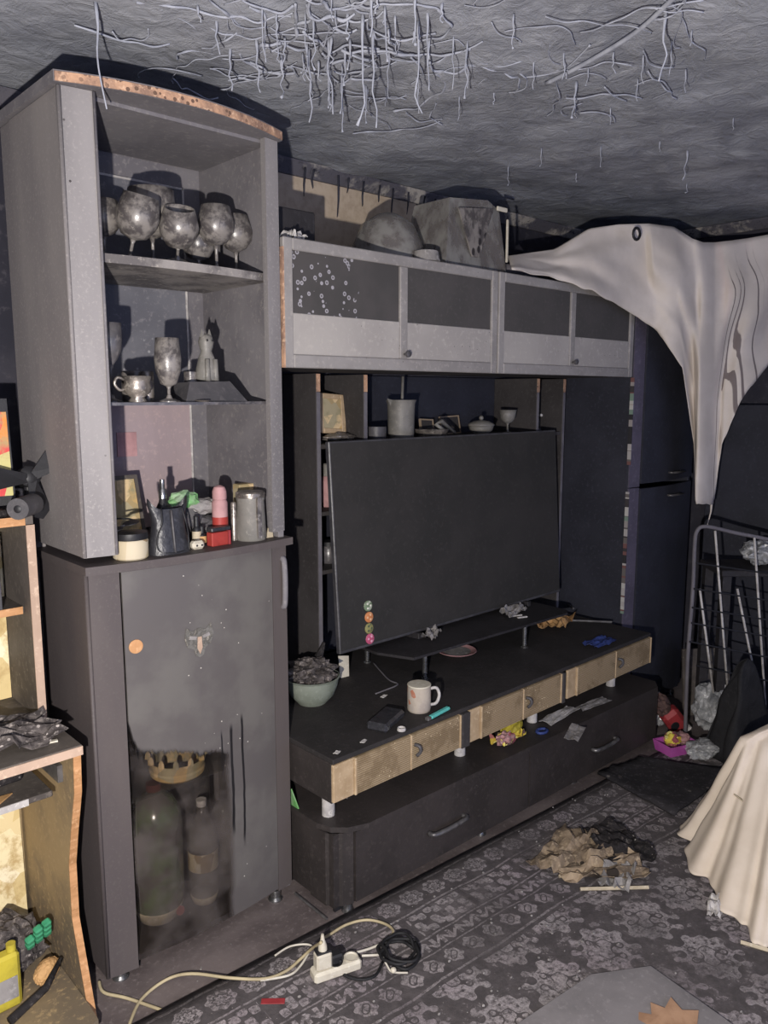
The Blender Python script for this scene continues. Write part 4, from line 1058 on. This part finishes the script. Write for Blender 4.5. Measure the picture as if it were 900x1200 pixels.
# ------------------------------------------------------------------ peeled sheet hanging over the right end
colsP = [((595, 300), (600, 316)), ((650, 292), (650, 326)), ((690, 268), (692, 340)), ((725, 263), (728, 360)), ((760, 262), (770, 387)), ((790, 266), (800, 432)),
         ((812, 280), (813, 520)), ((824, 284), (815, 590)), ((838, 284), (836, 592)), ((856, 282), (846, 520)), ((878, 279), (869, 468)), ((905, 274), (903, 424)), ((960, 266), (960, 372)), ((1060, 250), (1060, 300))]
yc = [(2.06, 1.94), (2.03, 1.935), (1.99, 1.925), (1.93, 1.90), (1.88, 1.86), (1.84, 1.80), (1.80, 1.76), (1.78, 1.74), (1.77, 1.72), (1.74, 1.69), (1.70, 1.66), (1.64, 1.60), (1.50, 1.45), (1.25, 1.22)]
def sheet_fn(u, v):
    s = u*(len(colsP)-1); i = min(int(s), len(colsP)-2); f = s - i
    f = f
    def L(a, b): return a + (b-a)*f
    tx, ty = L(colsP[i][0][0], colsP[i+1][0][0]), L(colsP[i][0][1], colsP[i+1][0][1])
    bx, by = L(colsP[i][1][0], colsP[i+1][1][0]), L(colsP[i][1][1], colsP[i+1][1][1])
    x = tx + (bx-tx)*v; y = ty + (by-ty)*v
    Y = L(yc[i][0], yc[i+1][0])*(1-v) + L(yc[i][1], yc[i+1][1])*v
    Y += .022*math.sin(u*30)*v + .020*noise.noise(Vector((u*9, v*4, 3))) - .05*math.sin(math.pi*min(v*1.5, 1))*(.4 if u > .3 else 0)
    if u < .33: Y = min(Y, 1.945 + (1-v)*.11)
    p = PY(x, y + 3*noise.noise(Vector((u*40, v*3, 8)))*v, Y)
    if p.x > 4.25: p.x = 4.25
    if u < .33 and v < .999: p.z = max(p.z, UZ1 + .006) if Y > 1.955 else p.z
    return p
def sheet_mat():
    m = Mat('peeled_sheet')
    x, y, z = m.xyz(True)
    n = m.noise(4, 5, .6, world=True)
    col = m.mix(n.step(.35, .65), 'bdb4ab', 'ccc3ba')
    st = m.noise(1, 2, .4, m.vec(x*60, 2.0, z*.3))
    runs = st.step(.62, .65)*(x - 3.72).step(0, .06)*(2.28 - z + (n - .5)*.5).step(0, .1)
    col = m.mix(runs*.85, col, '5a5052')
    pk = m.noise(1, 2, .4, m.vec(x*12, 5.0, z*.4 + 4))
    col = m.mix(pk.step(.52, .62)*(x - 3.75).step(0, .1)*.5, col, 'c9aaa6')
    M['peeled_sheet'] = m.set(col, .8, 0, .2)
sheet_mat()
psh = solo('peeled_sheet', MB().grid(120, 30, sheet_fn), 'peeled_sheet', 'large pale peeled wall covering sheet hanging in arches over the right cabinet', 'sheet', smooth=True, thick=.002)
ob('melted_strand', MB().tube([PY(834, 585, 1.73), PY(833, 600, 1.73), PY(829, 615, 1.73)], [.008, .004, .002], 6), 'peeled_sheet', psh, smooth=True)
ob('burn_hole_rim', MB().tube([PY(746 + 4*math.cos(a*.5236), 274 + 7*math.sin(a*.5236), 1.845) for a in range(13)], .006, 6), 'rubber_black', psh, smooth=True)

# ------------------------------------------------------------------ right corner: rack, table, pile
solo('scorched_board', MB().cbox(4.16, 4.20, 1.52, 1.93, 0, 1.58, .004), 'navy_board', 'tall scorched board standing beside the corner cabinet', 'board')
RP = Vector((3.45, 1.62, 0))
rk = thing('drying_rack', 'folding wire clothes drying rack standing upright by the right wall', 'drying rack', (3.75, 1.5, 0))
def rp(u, v, off=0): return PF(u, v, RP + FH*off)
def rfloor(u):
    p = PF(u, 830, RP); return Vector((p.x, p.y, .012))
fl_ = rp(806, 770)
ob('frame', MB().tube(smoothpath([rfloor(805), fl_, rp(812, 690), rp(814, 640), rp(817, 622), rp(828, 617), rp(860, 624), rp(900, 632), rp(925, 638)], 4), .009, 8), 'niche_edge', rk, smooth=True)
ob('frame', MB().tube(smoothpath([rp(925, 638), rp(930, 700), rfloor(934)], 4), .009, 8), 'niche_edge', rk, smooth=True)
for a, b in (((820, 690), (836, 812)), ((838, 622), (853, 812)), ((864, 690), (884, 790)), ((884, 630), (898, 845)), ((912, 640), (920, 850))):
    ob('white_rod', MB().tube([rp(*a, -.02), rp(*b, -.02)], .0055, 6), 'white_dirty', rk, smooth=True)
for a, b in (((813, 690), (928, 708)), ((811, 712), (928, 731)), ((810, 730), (928, 751)), ((808, 752), (928, 776)), ((816, 660), (928, 676)), ((816, 780), (928, 804))):
    ob('wire', MB().tube([rp(*a, -.026), rp(*b, -.026)], .004, 6), 'rubber_black', rk)
tb = thing('side_table', 'blackened side table behind the drying rack', 'table', (3.82, 1.50, 0), -YAW)
ob('tabletop', MB().cbox(-.22, .24, -.13, .13,   .80, .83, .003), 'black_board', tb, world=False)
for x in (-.19, .21):
    for y in (-.10, .10): ob('leg', MB().box(x-.02, x+.02, y-.02, y+.02, 0, .799), 'black_board', tb, world=False)
solo('foil_bundle', MB().blob(.105, .09, .055, 51, .35, 2.4, 4), 'bag_clear', 'crumpled silvery plastic bundle on the side table', 'bundle', Vector((3.82, 1.50, .83)) + RH*.02 - FH*.02)
solo('dark_bag', MB().blob(.11, .08, .12, 52, .3, 2, 3), 'brown_fur', 'charred brown bag on the side table beside the silvery bundle', 'bag', Vector((3.82, 1.50, .83)) + RH*.17 + FH*.04)

def cloth_tent(peak, base, z0, folds, seed, n=40, m=14):
    """cloth hanging from a peak to a closed base outline"""
    B = [Vector(b) for b in base]
    def fn(u, v):
        s = u*len(B); i = int(s) % len(B); f = s - int(s)
        b = B[i].lerp(B[(i+1) % len(B)], f)
        k = v**.8
        p = Vector(peak).lerp(Vector((b.x, b.y, z0)), k)
        p.z = peak[2] + (z0 - peak[2])*(v**1.25)
        r = .03*math.sin(u*2*math.pi*folds + seed)*v + .03*noise.noise(Vector((u*6, v*3, seed)))
        d = (p - Vector(peak)); d.z = 0
        if d.length > 1e-4: p += d.normalized()*r
        return p
    return MB().grid(n, m, fn)
pk = PF(876, 772, (3.30, 1.38, 0))
b1, b2, b3, b4 = PZ(830, 888, 0), PZ(858, 908, 0), PZ(905, 890, 0), PZ(880, 868, 0)
solo('black_jacket', cloth_tent(pk, [b1, b2, b3, b4], .012, 4, 2), 'cloth_black', 'black cloth jacket heaped into a peak against the drying rack', 'jacket', smooth=True, thick=.004)
p = PZ(804, 884, .012)
t = thing('pink_box', 'bright pink open plastic box with trinkets beside the low chest', 'box', (p.x, p.y + .05, .012), R_(-20))
ob('tray', MB().add([(-.075,-.05,0),(.075,-.05,0),(.075,.05,0),(-.075,.05,0),(-.085,-.058,.05),(.085,-.058,.05),(.085,.058,.05),(-.085,.058,.05),(-.079,-.052,.05),(.079,-.052,.05),(.079,.052,.05),(-.079,.052,.05),(-.07,-.045,.006),(.07,-.045,.006),(.07,.045,.006),(-.07,.045,.006)],
   [(3,2,1,0),(0,1,5,4),(1,2,6,5),(2,3,7,6),(3,0,4,7),(4,5,9,8),(5,6,10,9),(6,7,11,10),(7,4,8,11),(8,9,13,12),(9,10,14,13),(10,11,15,14),(11,8,12,15),(12,13,14,15)]), 'pink', t, world=False)
ob('trinkets', MB().blob(.040, .035, .032, 61, .4, 3, 3, c=(-.025, 0, .03)), 'packet', t, world=False)
ob('trinkets', MB().blob(.038, .032, .026, 62, .3, 3, 3, c=(.03, 0, .028)), 'pinkish', t, world=False)
def pile(name, u, v, off, rx, ry, rz, seed, mat, label, cat, z=.018, amp=.32):
    p = PZ(u, v, z)
    return solo(name, MB().blob(rx, ry, rz, seed, amp, 2.2, 4), mat, label, cat, Vector((p.x, p.y, z)) + FH*off)
pile('plastic_bag', 779, 866, .14, .06, .06, .085, 71, 'bag_clear', 'clear crumpled bag behind the pink box', 'bag')
pile('plastic_bag', 846, 872, .12, .10, .08, .12, 72, 'bag_clear', 'silvery crumpled bag between the red bundle and the jacket', 'bag')
pile('plastic_bag', 822, 884, -.02, .10, .06, .035, 73, 'bag_clear', 'flattened clear bag lying before the red bundle', 'bag')
p = PZ(808, 872, .012)
t = thing('red_bundle', 'shiny red padded bundle with a brown furry end in the corner pile', 'bundle', Vector((p.x, p.y, .035)) + FH*.13, rot=(R_(10), R_(-38), R_(-40)))
ob('padded_body', MB().cbox(-.045, .045, -.04, .04, 0, .13, .018), 'red', t, world=False)
ob('white_hem', MB().cbox(-.046, .046, -.041, .041, -.018, -.0005, .008), 'white_dirty', t, world=False)
ob('furry_end', MB().blob(.045, .045, .055, 75, .3, 4, 3, c=(-.01, 0, .12)), 'brown_fur', t, world=False)
ob('dark_patch', MB().lathe([(.022, 0), (.020, .004)], 14).xf(Matrix.Translation((-.015, -.0395, .06)) @ Matrix.Rotation(R_(90), 4, 'X')), 'rubber_black', t, world=False)
# pale rag and papers behind
pp = [PF(838, 805, (3.55, 1.62, 0)), PF(858, 800, (3.55, 1.62, 0)), PF(852, 840, (3.5, 1.56, 0)), PF(835, 860, (3.5, 1.56, 0))]
solo('pale_rag', MB().grid(10, 10, lambda u, v: pp[0].lerp(pp[1], u).lerp(pp[3].lerp(pp[2], u), v) + Vector((.02, .02, 0))*noise.noise(Vector((u*4, v*4, 1)))), 'white_dirty', 'pale rag hanging over the wires of the drying rack', 'rag', smooth=True, thick=.003)
solo('grey_cardboard', MB().cbox(-.13, .13, -.008, .008, 0, .34, .002), 'desk_board', 'grey cardboard sheet leaning behind the drying rack', 'cardboard', PF(828, 845, (3.78, 1.76, 0)) * 1.0 + Vector((0, 0, 0)), (R_(-8), R_(0), R_(-35)))
bpy.data.objects['grey_cardboard'].location.z = .012
solo('floor_rug', MB().grid(14, 10, lambda u, v: PZ(700, 912, 0).lerp(PZ(752, 893, 0), u).lerp(PZ(790, 962, 0).lerp(PZ(860, 908, 0), u), v) + Vector((0, 0, .022 + .018*abs(noise.noise(Vector((u*5, v*5, 4))))))), 'dark_rug', 'black burnt mat lying over the carpet before the corner pile', 'mat', smooth=True, thick=.010)

# ------------------------------------------------------------------ armchair under a beige cover
hemP = [PZ(u, v, .02) for u, v in ((806, 968), (800, 990), (822, 1030), (850, 1065), (880, 1097), (925, 1128), (985, 1160), (1060, 1190))]
topP = [PZ(u, v, .42) for u, v in ((874, 862), (872, 868), (884, 868), (898, 872), (918, 880), (950, 895), (990, 910), (1040, 930))]
hemC, topC = smoothpath(hemP, 8), smoothpath(topP, 8)
def along(c, u):
    s_ = u*(len(c)-1); i = min(int(s_), len(c)-2); return c[i].lerp(c[i+1], s_-i)
def cover_fn(u, v):
    hem, top = along(hemC, u), along(topC, u)
    out = (hem - top); out.z = 0; out.normalize()
    seat = top + RH*.75 + FH*.05 + Vector((0, 0, .16))
    if v < .66:
        k = v/.66
        p = hem.lerp(top, k)
        p.z = .02 + .40*(k**1.15)
        ph = u*34 + 2.5*noise.noise(Vector((u*5, 0, 2)))
        p += out*(.024*math.sin(ph)*(1 - k*.75) + .010*math.sin(ph*2.3 + 1)*(1-k) + .012*noise.noise(Vector((u*8, k*4, 5))))
    else:
        k = (v-.66)/.34
        p = top.lerp(seat, k)
        p.z += .03*math.sin(math.pi*min(k*2.5, 1)) + .012*noise.noise(Vector((u*6, k*4, 7)))*min(1, .2+k)
    p.z = max(p.z, .024)
    return p
ac = thing('covered_armchair', 'armchair draped in a pleated beige dust cover reaching the floor', 'armchair', (2.75, .75, 0))
ob('cover', MB().grid(140, 44, cover_fn), 'cover_beige', ac, smooth=True, thick=.004)
sb = [along(topC, u_) + RH*o_ for u_, o_ in ((.08, .12), (.5, .10), (.9, .10), (.9, .70), (.08, .70))]
ob('seat_block', MB().prism([(q.x, q.y) for q in sb], .02, .40), 'cover_stain', ac)
hm = [cover_fn(.30 + .02*i, .42) + RH*-.012 for i in range(5)]
ob('loose_thread', MB().tube(smoothpath(hm, 3), .003, 5), 'cream', ac, smooth=True)

# ------------------------------------------------------------------ floor debris
pd = PZ(690, 1010, .015)
for i, (u, v, w_, h_, rz, sd, mat, lab) in enumerate(((668, 1002, .30, .17, 10, 81, 'paper_brown', 'crumpled brown paper on the carpet before the armchair'),
        (702, 1018, .28, .18, -35, 82, 'paper_brown', 'scorched brown paper beside the wooden strips on the carpet'),
        (722, 992, .24, .18, 60, 83, 'char', 'charred black scrap behind the brown papers on the carpet'),
        (725, 1028, .16, .10, 20, 84, 'paper_grey', 'grey crumpled scrap against the armchair cover'))):
    scrap('crumpled_paper', u, v, .016, w_, h_, .05, mat, lab, 'paper', R_(rz), sd, 10)
for a, b, lab in (((655, 1027), (700, 1022), 'short wooden strip under the brown papers'), ((680, 1042), (760, 1040), 'long wooden strip sticking out of the brown papers'), ((868, 1104), (935, 1124), 'pale round stick lying before the armchair')):
    pa, pb_ = PZ(*a, .022), PZ(*b, .022)
    solo('wooden_strip', MB().tube([pa, pb_], .007, 4), 'cream', lab, 'strip')
scrap('white_scrap', 838, 1066, .016, .10, .04, .03, 'white_dirty', 'curled pale scrap beside the armchair hem', 'scrap', R_(20), 88)
g = [PZ(560, 1240, 0), PZ(692, 1150, 0), PZ(762, 1140, 0), PZ(880, 1225, 0), PZ(800, 1330, 0)]
solo('grey_sheet', MB().prism([(q.x, q.y) for q in g], .018, .022), 'grey_sheet', 'flat dusty grey sheet lying on the carpet', 'sheet')
def leaf_pts():
    return [(-.07,-.01),(-.055,.03),(-.03,.02),(-.02,.055),(.005,.035),(.03,.065),(.04,.025),(.075,.02),(.05,-.03),(.06,-.06),(-.05,-.06)]
q = PZ(775, 1190, .026)
solo('torn_brown_paper', MB().prism([(a*1.2, b*1.1) for a, b in leaf_pts()], 0, .003), 'dried_leaf', 'torn brown paper with ragged edge on the grey sheet', 'paper', (q.x, q.y - .02, .0225), (R_(3), R_(-3), R_(-40)))
q = PZ(320, 1174, .016)
solo('red_tag', MB().cbox(-.032, .032, -.010, .010, 0, .002, .0008), 'red', 'small faded red tag lying on the carpet', 'tag', (q.x, q.y, .017), (0, 0, R_(-42)))
# power strip
A_ = PZ(366, 1150, .016); B_ = PZ(421, 1131, .016)
ang = math.atan2((B_-A_).y, (B_-A_).x); L_ = (B_-A_).length
ps = thing('power_strip', 'cream power strip with plugs lying on the carpet', 'power strip', ((A_.x+B_.x)/2, (A_.y+B_.y)/2, .017), ang)
ob('housing', MB().cbox(-L_/2, L_/2, -.024, .024, 0, .032, .007), 'white_plastic', ps, world=False)
for k in (0, 1):
    ob('socket', MB().lathe([(.019, .0325), (.020, .036), (.017, .036), (.015, .0330)], 18, (.000 + k*.046, 0, 0)), 'white_plastic' if k else 'rubber_black', ps, smooth='auto', world=False)
ob('cord_plug', MB().cbox(-.018, .018, -.016, .016, .0325, .060, .005).xf(Matrix.Translation((.0, 0, .004))), 'rubber_black', ps, world=False)
ch = thing('phone_charger', 'cream phone charger block plugged upright into the power strip', 'charger', ps.location + Vector((math.cos(ang), math.sin(ang), 0))*(-L_/2+.032) + Vector((0, 0, .0322)), ang)
ob('block', MB().cbox(-.023, .023, -.017, .017, 0, .048, .005), 'white_plastic', ch, world=False)
ob('band', MB().cbox(-.022, .022, -.016, .016, .0485, .054, .002), 'rubber_black', ch, world=False)
ob('plug_tip', MB().lathe([(.013, .0545), (.012, .068), (.006, .085), (.004, .10)], 12), 'white_plastic', ch, smooth='auto', world=False)
tip = ch.location + Vector((0, 0, .097))
zf = .022
cable('cream_cable', [PZ(116, 1150, .006), PZ(122, 1163, .006), PZ(150, 1170, .006), PZ(196, 1186, .006)], .0045, 'cable_cream', 'short cream cable end beside the cabinet foot')
cable('cream_cable', [PZ(150, 1205, .006), PZ(165, 1172, .008), PZ(195, 1148, .012), PZ(225, 1141, .024), PZ(270, 1146, .024), PZ(310, 1147, .024), PZ(335, 1138, .024), PZ(352, 1124, .03), PZ(365, 1112, .06), tip + Vector((-.012, -.01, -.01))], .0045, 'cable_cream', 'long cream cable winding over the carpet to the charger')
cable('white_cable', [PZ(305, 1149, .022), PZ(338, 1143, .022), PZ(352, 1132, .022), PZ(362, 1116, .028)], .0035, 'cable_white', 'thin white cable beside the long cream one')
cable('white_cable', [PZ(322, 1120, .022), PZ(340, 1109, .022), PZ(362, 1107, .024), PZ(372, 1116, .03)], .0030, 'cable_white', 'thin white cable making a loop behind the charger')
cable('cream_cable', [tip, PZ(382, 1098, .03), PZ(405, 1084, .024), PZ(430, 1078, .024), PZ(452, 1083, .024), PZ(461, 1092, .024), PZ(452, 1102, .022)], .0042, 'cable_cream', 'arched cream cable from the charger towards the black coil')
cable('white_cable', [PZ(418, 1116, .030), PZ(432, 1112, .024), PZ(447, 1106, .022)], .0038, 'cable_white', 'short white cable between the power strip and the black coil')
cable('white_cable', [PZ(424, 1120, .022), PZ(444, 1119, .022)], .0036, 'cable_white', 'straight white cable piece beside the black coil')
cable('black_cable', [ps.location + Vector((0, -.02, .05)), PZ(398, 1136, .03), PZ(408, 1145, .022), PZ(425, 1148, .022), PZ(440, 1143, .022), PZ(448, 1128, .022)], .0042, 'cable_black', 'black cable looping from the power strip plug')
cc = PZ(468, 1118, .024)
cl = []
for k in range(60):
    a = k*.42; r = .052 + .010*math.sin(k*.7) + .004*math.cos(k*1.9)
    cl.append((cc.x + r*math.cos(a), cc.y + r*math.sin(a)*1.0, .024 + .0065*(k//15) + .002*math.sin(k)))
solo('cable_coil', MB().tube(smoothpath(cl, 3), .0048, 7), 'cable_black', 'coiled black cable lying on the carpet', 'cable', smooth=True)
cable('earphone_lead', [PZ(449, 1122, .036), PZ(454, 1132, .030), PZ(460, 1139, .026), PZ(478, 1140, .026)], .0028, 'cable_white', 'thin pale lead with a small plug beside the black coil')
p = PZ(461, 1139, .026)
solo('jack_plug', MB().blob(.009, .009, .008, 3, .15, 2, 2), 'white_plastic', 'small white plug lying at the black coil', 'plug', (p.x, p.y, .024), smooth=True)
solo('metal_strip', MB().tube([PZ(346, 1047, .008), PZ(383, 1077, .008)], .004, 6), 'chrome_dull', 'thin metal strip on the floor beside the low chest', 'strip')
# scattered crumbs that nobody could count
db = MB()
for k in range(420):
    x = rnd.uniform(.9, 3.2); y = rnd.uniform(.6, 1.9)
    if x > 1.35 and y > 1.69 or x > 2.0 and y < 1.25: continue
    s = rnd.uniform(.002, .006)
    db.blob(s, s*rnd.uniform(.5, 1), s*.6, k, .3, 2, 1, c=(x, y, .015 if y < 1.72 else .0))
tag(ob('ash_crumbs', db, 'paper_grey'), 'pale ash crumbs scattered over carpet and floor', 'debris', kind='stuff')

# ------------------------------------------------------------------ goods on desk and hutch
q = PX(8, 575, .60)
t = thing('red_picture', 'red and orange printed picture standing on the hutch', 'picture', (.600, 2.20, 1.323), rot=(R_(-5), 0, R_(-4)))
ob('board', MB().box(-.15, .105, .001, .008, 0.02, .30), 'rubber_black', t, world=False)
ob('print', MB().box(-.145, .10, -.001, .001, .045, .265), 'print_red', t, world=False)
t = thing('paper_roll', 'sooty roll with an open core lying on the hutch end', 'roll', PX(34, 601, .66) * 1.0, rot=(R_(90), 0, R_(-40)))
t.location = (.692, 2.085, 1.323 + .0275)
ob('core', MB().lathe([(.027, -.05), (.027, .05), (.009, .05), (.009, .03), (.002, .03)], 20), 'ceramic_dark', t, smooth='auto', world=False)
ob('core_hole', MB().lathe([(.010, .0505), (.007, .0525)], 14), 'rubber_black', t, smooth='auto', world=False)
t = thing('desk_fan', 'small black desk fan with bent blades on the hutch', 'fan', (.74, 2.20, 1.323))
ob('base', MB().lathe([(.04, 0), (.04, .012), (.03, .02), (.012, .03), (.010, .12)], 18), 'rubber_black', t, smooth='auto', world=False)
ob('motor', MB().lathe([(.02, -.03), (.028, -.02), (.028, .02), (.015, .03)], 14).xf(Matrix.Translation((0, 0, .09)) @ Matrix.Rotation(R_(80), 4, 'X')), 'rubber_black', t, smooth='auto', world=False)
for k, a in enumerate((-78, 38, 178)):
    ob('blade', MB().add([(.01,-.03,-.012),(.095,-.045,-.034),(.115,-.03,.0),(.095,-.018,.032),(.01,-.03,.012),(.01,-.026,-.012),(.095,-.041,-.034),(.115,-.026,.0),(.095,-.014,.032),(.01,-.026,.012)],
       [(0,1,2,3,4),(9,8,7,6,5),(0,5,6,1),(1,6,7,2),(2,7,8,3),(3,8,9,4),(4,9,5,0)]).xf(Matrix.Translation((0, 0, .09)) @ Matrix.Rotation(R_(-a), 4, 'Y')), 'rubber_black', t, world=False)
solo('dark_remote', MB().cbox(-.09, .09, -.022, .022, 0, .018, .006), 'char', 'dusty black remote lying on the hutch edge', 'remote', (.57, 2.135, 1.323), (0, 0, R_(3)))
x0 = .50
for k in range(5):
    w_ = .022 + .006*(k % 3)
    mat = ('cream', 'desk_board', 'red', 'white_dirty', 'ceramic_dark')[k]
    word = ('cream', 'dark grey', 'dull red', 'white', 'charcoal')[k]
    t = thing('book', '%s book standing on the hutch middle shelf' % word, 'book', (x0 + w_/2, 2.232, 1.0735), group='books on the hutch shelf')
    ob('cover', MB().cbox(-w_/2, w_/2, -.075, .075, 0, .19 - .008*(k % 2), .002), mat, t, world=False)
    ob('pages', MB().box(-w_/2+.003, w_/2-.003, -.072, .0765, .003, .186 - .008*(k % 2)), 'cream', t, world=False)
    x0 += w_ + .002
solo('burnt_papers', crumple_sheet(.62, .19, 91, .06, 20, 9.0), 'ash', 'burnt black and grey papers heaped along the desktop', 'papers', (.36, 2.00, DK_Z+.001), (0, 0, 0), thick=.003)
solo('white_strip', MB().box(-.025, .025, -.006, .006, 0, .004), 'white_plastic', 'little white strip at the end of the burnt papers', 'strip', (.655, 1.935, DK_Z+.0005), (0, 0, R_(-12)))
solo('burnt_keyboard', MB().cbox(-.20, .22, -.09, .09, 0, .022, .005), 'char', 'melted black keyboard on the pulled out desk tray', 'keyboard', (.40, 2.11, .651), (0, R_(0), R_(4)))
solo('tray_paper', MB().prism([(-.2, -.02), (.10, -.03), (.16, .02), (.05, .03), (-.2, .02)], 0, .003), 'orange_paper', 'curved tan paper on the desk tray before the keyboard', 'paper', (.42, 1.96, .651))
solo('wall_poster', MB().box(-.30, .285, 0, .003, 0, .42), 'print_map', 'cream printed sheet standing at the back under the desk', 'poster', (.40, 2.275, .10), (R_(-2), 0, 0))
ZD = .075
gq = thing('green_blocks', 'bundle of mint green plastic blocks under the desk', 'blocks', (.632, 2.03, .215), rot=(R_(25), R_(-12), R_(8)))
for i in range(3):
    for j in range(3):
        if i == 0 and j == 2: continue
        ob('block', MB().cbox(-.034 + i*.024, -.012 + i*.024, -.010, .010, -.030 + j*.021, -.011 + j*.021, .004), 'green', gq, world=False)
solo('rubbish_heap', MB().blob(.095, .085, .075, 93, .3, 3.0, 4), 'ash', 'heap of grey burnt rubbish on the desk bottom shelf', 'heap', (.575, 2.12, ZD))
solo('corn_cob', MB().blob(.04, .025, .03, 94, .1, 12, 4), 'orange_paper', 'knobbly tan lump beside the rubbish heap under the desk', 'lump', (.645, 2.02, ZD), (0, 0, R_(30)))
t = thing('yellow_bottle', 'bright yellow flat plastic bottle standing under the desk', 'bottle', (.535, 2.0, ZD))
ob('body', MB().cbox(-.06, .035, -.02, .02, 0, .15, .008), 'yellow', t, world=False)
ob('cap', MB().lathe([(.012, .1505), (.012, .170)], 12, (.02, 0, 0)), 'yellow', t, smooth='auto', world=False)
ob('label', MB().box(-.05, .025, -.0215, -.0205, .03, .09), 'paper_grey', t, world=False)
solo('charred_stick', MB().tube([(0, 0, .012), (.10, .03, .03), (.16, .08, .055)], [.012, .010, .006], 7), 'char', 'charred stick lying before the yellow bottle', 'stick', (.52, 1.93, ZD), smooth=True)

# ------------------------------------------------------------------ melted strands under the ceiling
dp = MB()
def hang(x, y, l, r, jit=.02):
    pts = [Vector((x, y, ZC+.01))]
    for k in range(1, 6):
        pts.append(Vector((x + rnd.uniform(-jit, jit)*k/5, y + rnd.uniform(-jit, jit)*k/5, ZC - l*k/5)))
    rr = [r*1.6, r, r*.8, r*.7, r*.7, r*rnd.choice((.6, 1.6))]
    dp.tube(smoothpath(pts, 2), [rr[min(i//2, 5)] for i in range(11)], 6)
def web(x, y, n, step, r):
    a = rnd.uniform(0, 6.28); turn = rnd.uniform(-.5, .5)
    pts = [Vector((x, y, ZC+.004))]
    for k in range(n):
        a += turn + rnd.uniform(-.5, .5)
        q = pts[-1] + Vector((math.cos(a)*step, math.sin(a)*step, 0))
        q.z = ZC + .004 - rnd.uniform(0, .012)
        pts.append(q)
    pts = smoothpath(pts, 4)
    dp.tube(pts, [r*(.7 + .9*abs(noise.noise(p*30))) for p in pts], 6)
for k in range(60):
    u, v = rnd.gauss(390, 85), rnd.uniform(-15, 95)
    p = PZ(u, v, ZC)
    web(p.x, p.y, rnd.randint(4, 9), rnd.uniform(.018, .040), rnd.uniform(.0015, .0042))
for k in range(45):
    u, v = rnd.uniform(180, 800), rnd.uniform(-5, 150)
    p = PZ(u, v, ZC)
    if p.y > 2.45: continue
    web(p.x, p.y, rnd.randint(3, 7), rnd.uniform(.03, .05), rnd.uniform(.0012, .0025))
for k in range(60):
    u, v = rnd.gauss(400, 85), rnd.uniform(0, 110)
    p = PZ(u, v, ZC)
    if p.y > 2.5 or (TX0-.05 < p.x < TX1+.05 and p.y > TYF-.15): continue
    hang(p.x, p.y, rnd.uniform(.02, .12), rnd.uniform(.0012, .0028), .008)
for u, v, l in ((425, 20, .24), (437, 40, .22), (112, 8, .22), (490, 30, .20), (270, 60, .10), (330, 70, .10), (300, 50, .12), (780, 20, .14), (675, 100, .09), (805, 180, .09), (362, 60, .17), (385, 50, .17)):
    p = PZ(u, v, ZC)
    hang(p.x, p.y, l, .0028, .012)
for k in range(22):
    u, v = rnd.uniform(520, 890), rnd.uniform(10, 220)
    p = PZ(u, v, ZC)
    if p.y > 2.5 or p.x > 4.2: continue
    hang(p.x, p.y, rnd.uniform(.02, .07), .0016, .006)
tag(ob('ceiling_strands', dp, 'drip_grey', smooth=True), 'melted grey strands and webs hanging from the sooty ceiling', 'strands', kind='stuff')
dw = MB()
for k in range(15):
    x = 1.75 + k*.085 + rnd.uniform(-.03, .03)
    l = rnd.uniform(.04, .16)
    dw.tube([(x, YW-.05, ZC-.02), (x + rnd.uniform(-.01, .01), YW-.045, ZC-.02-l*.6), (x, YW-.04, ZC-.02-l)], [.004, .003, .0015], 6)
tag(ob('wall_drips', dw, 'drip_dark', smooth=True), 'black sooty drips hanging along the top of the back wall', 'drips', kind='stuff')
cable('ceiling_cable', [PZ(640, 98, ZC-.006), PZ(690, 72, ZC-.006), PZ(745, 38, ZC-.006), PZ(785, 2, ZC-.006), PZ(830, -40, ZC-.006)], .006, 'drip_grey', 'pale melted cable running along the ceiling')
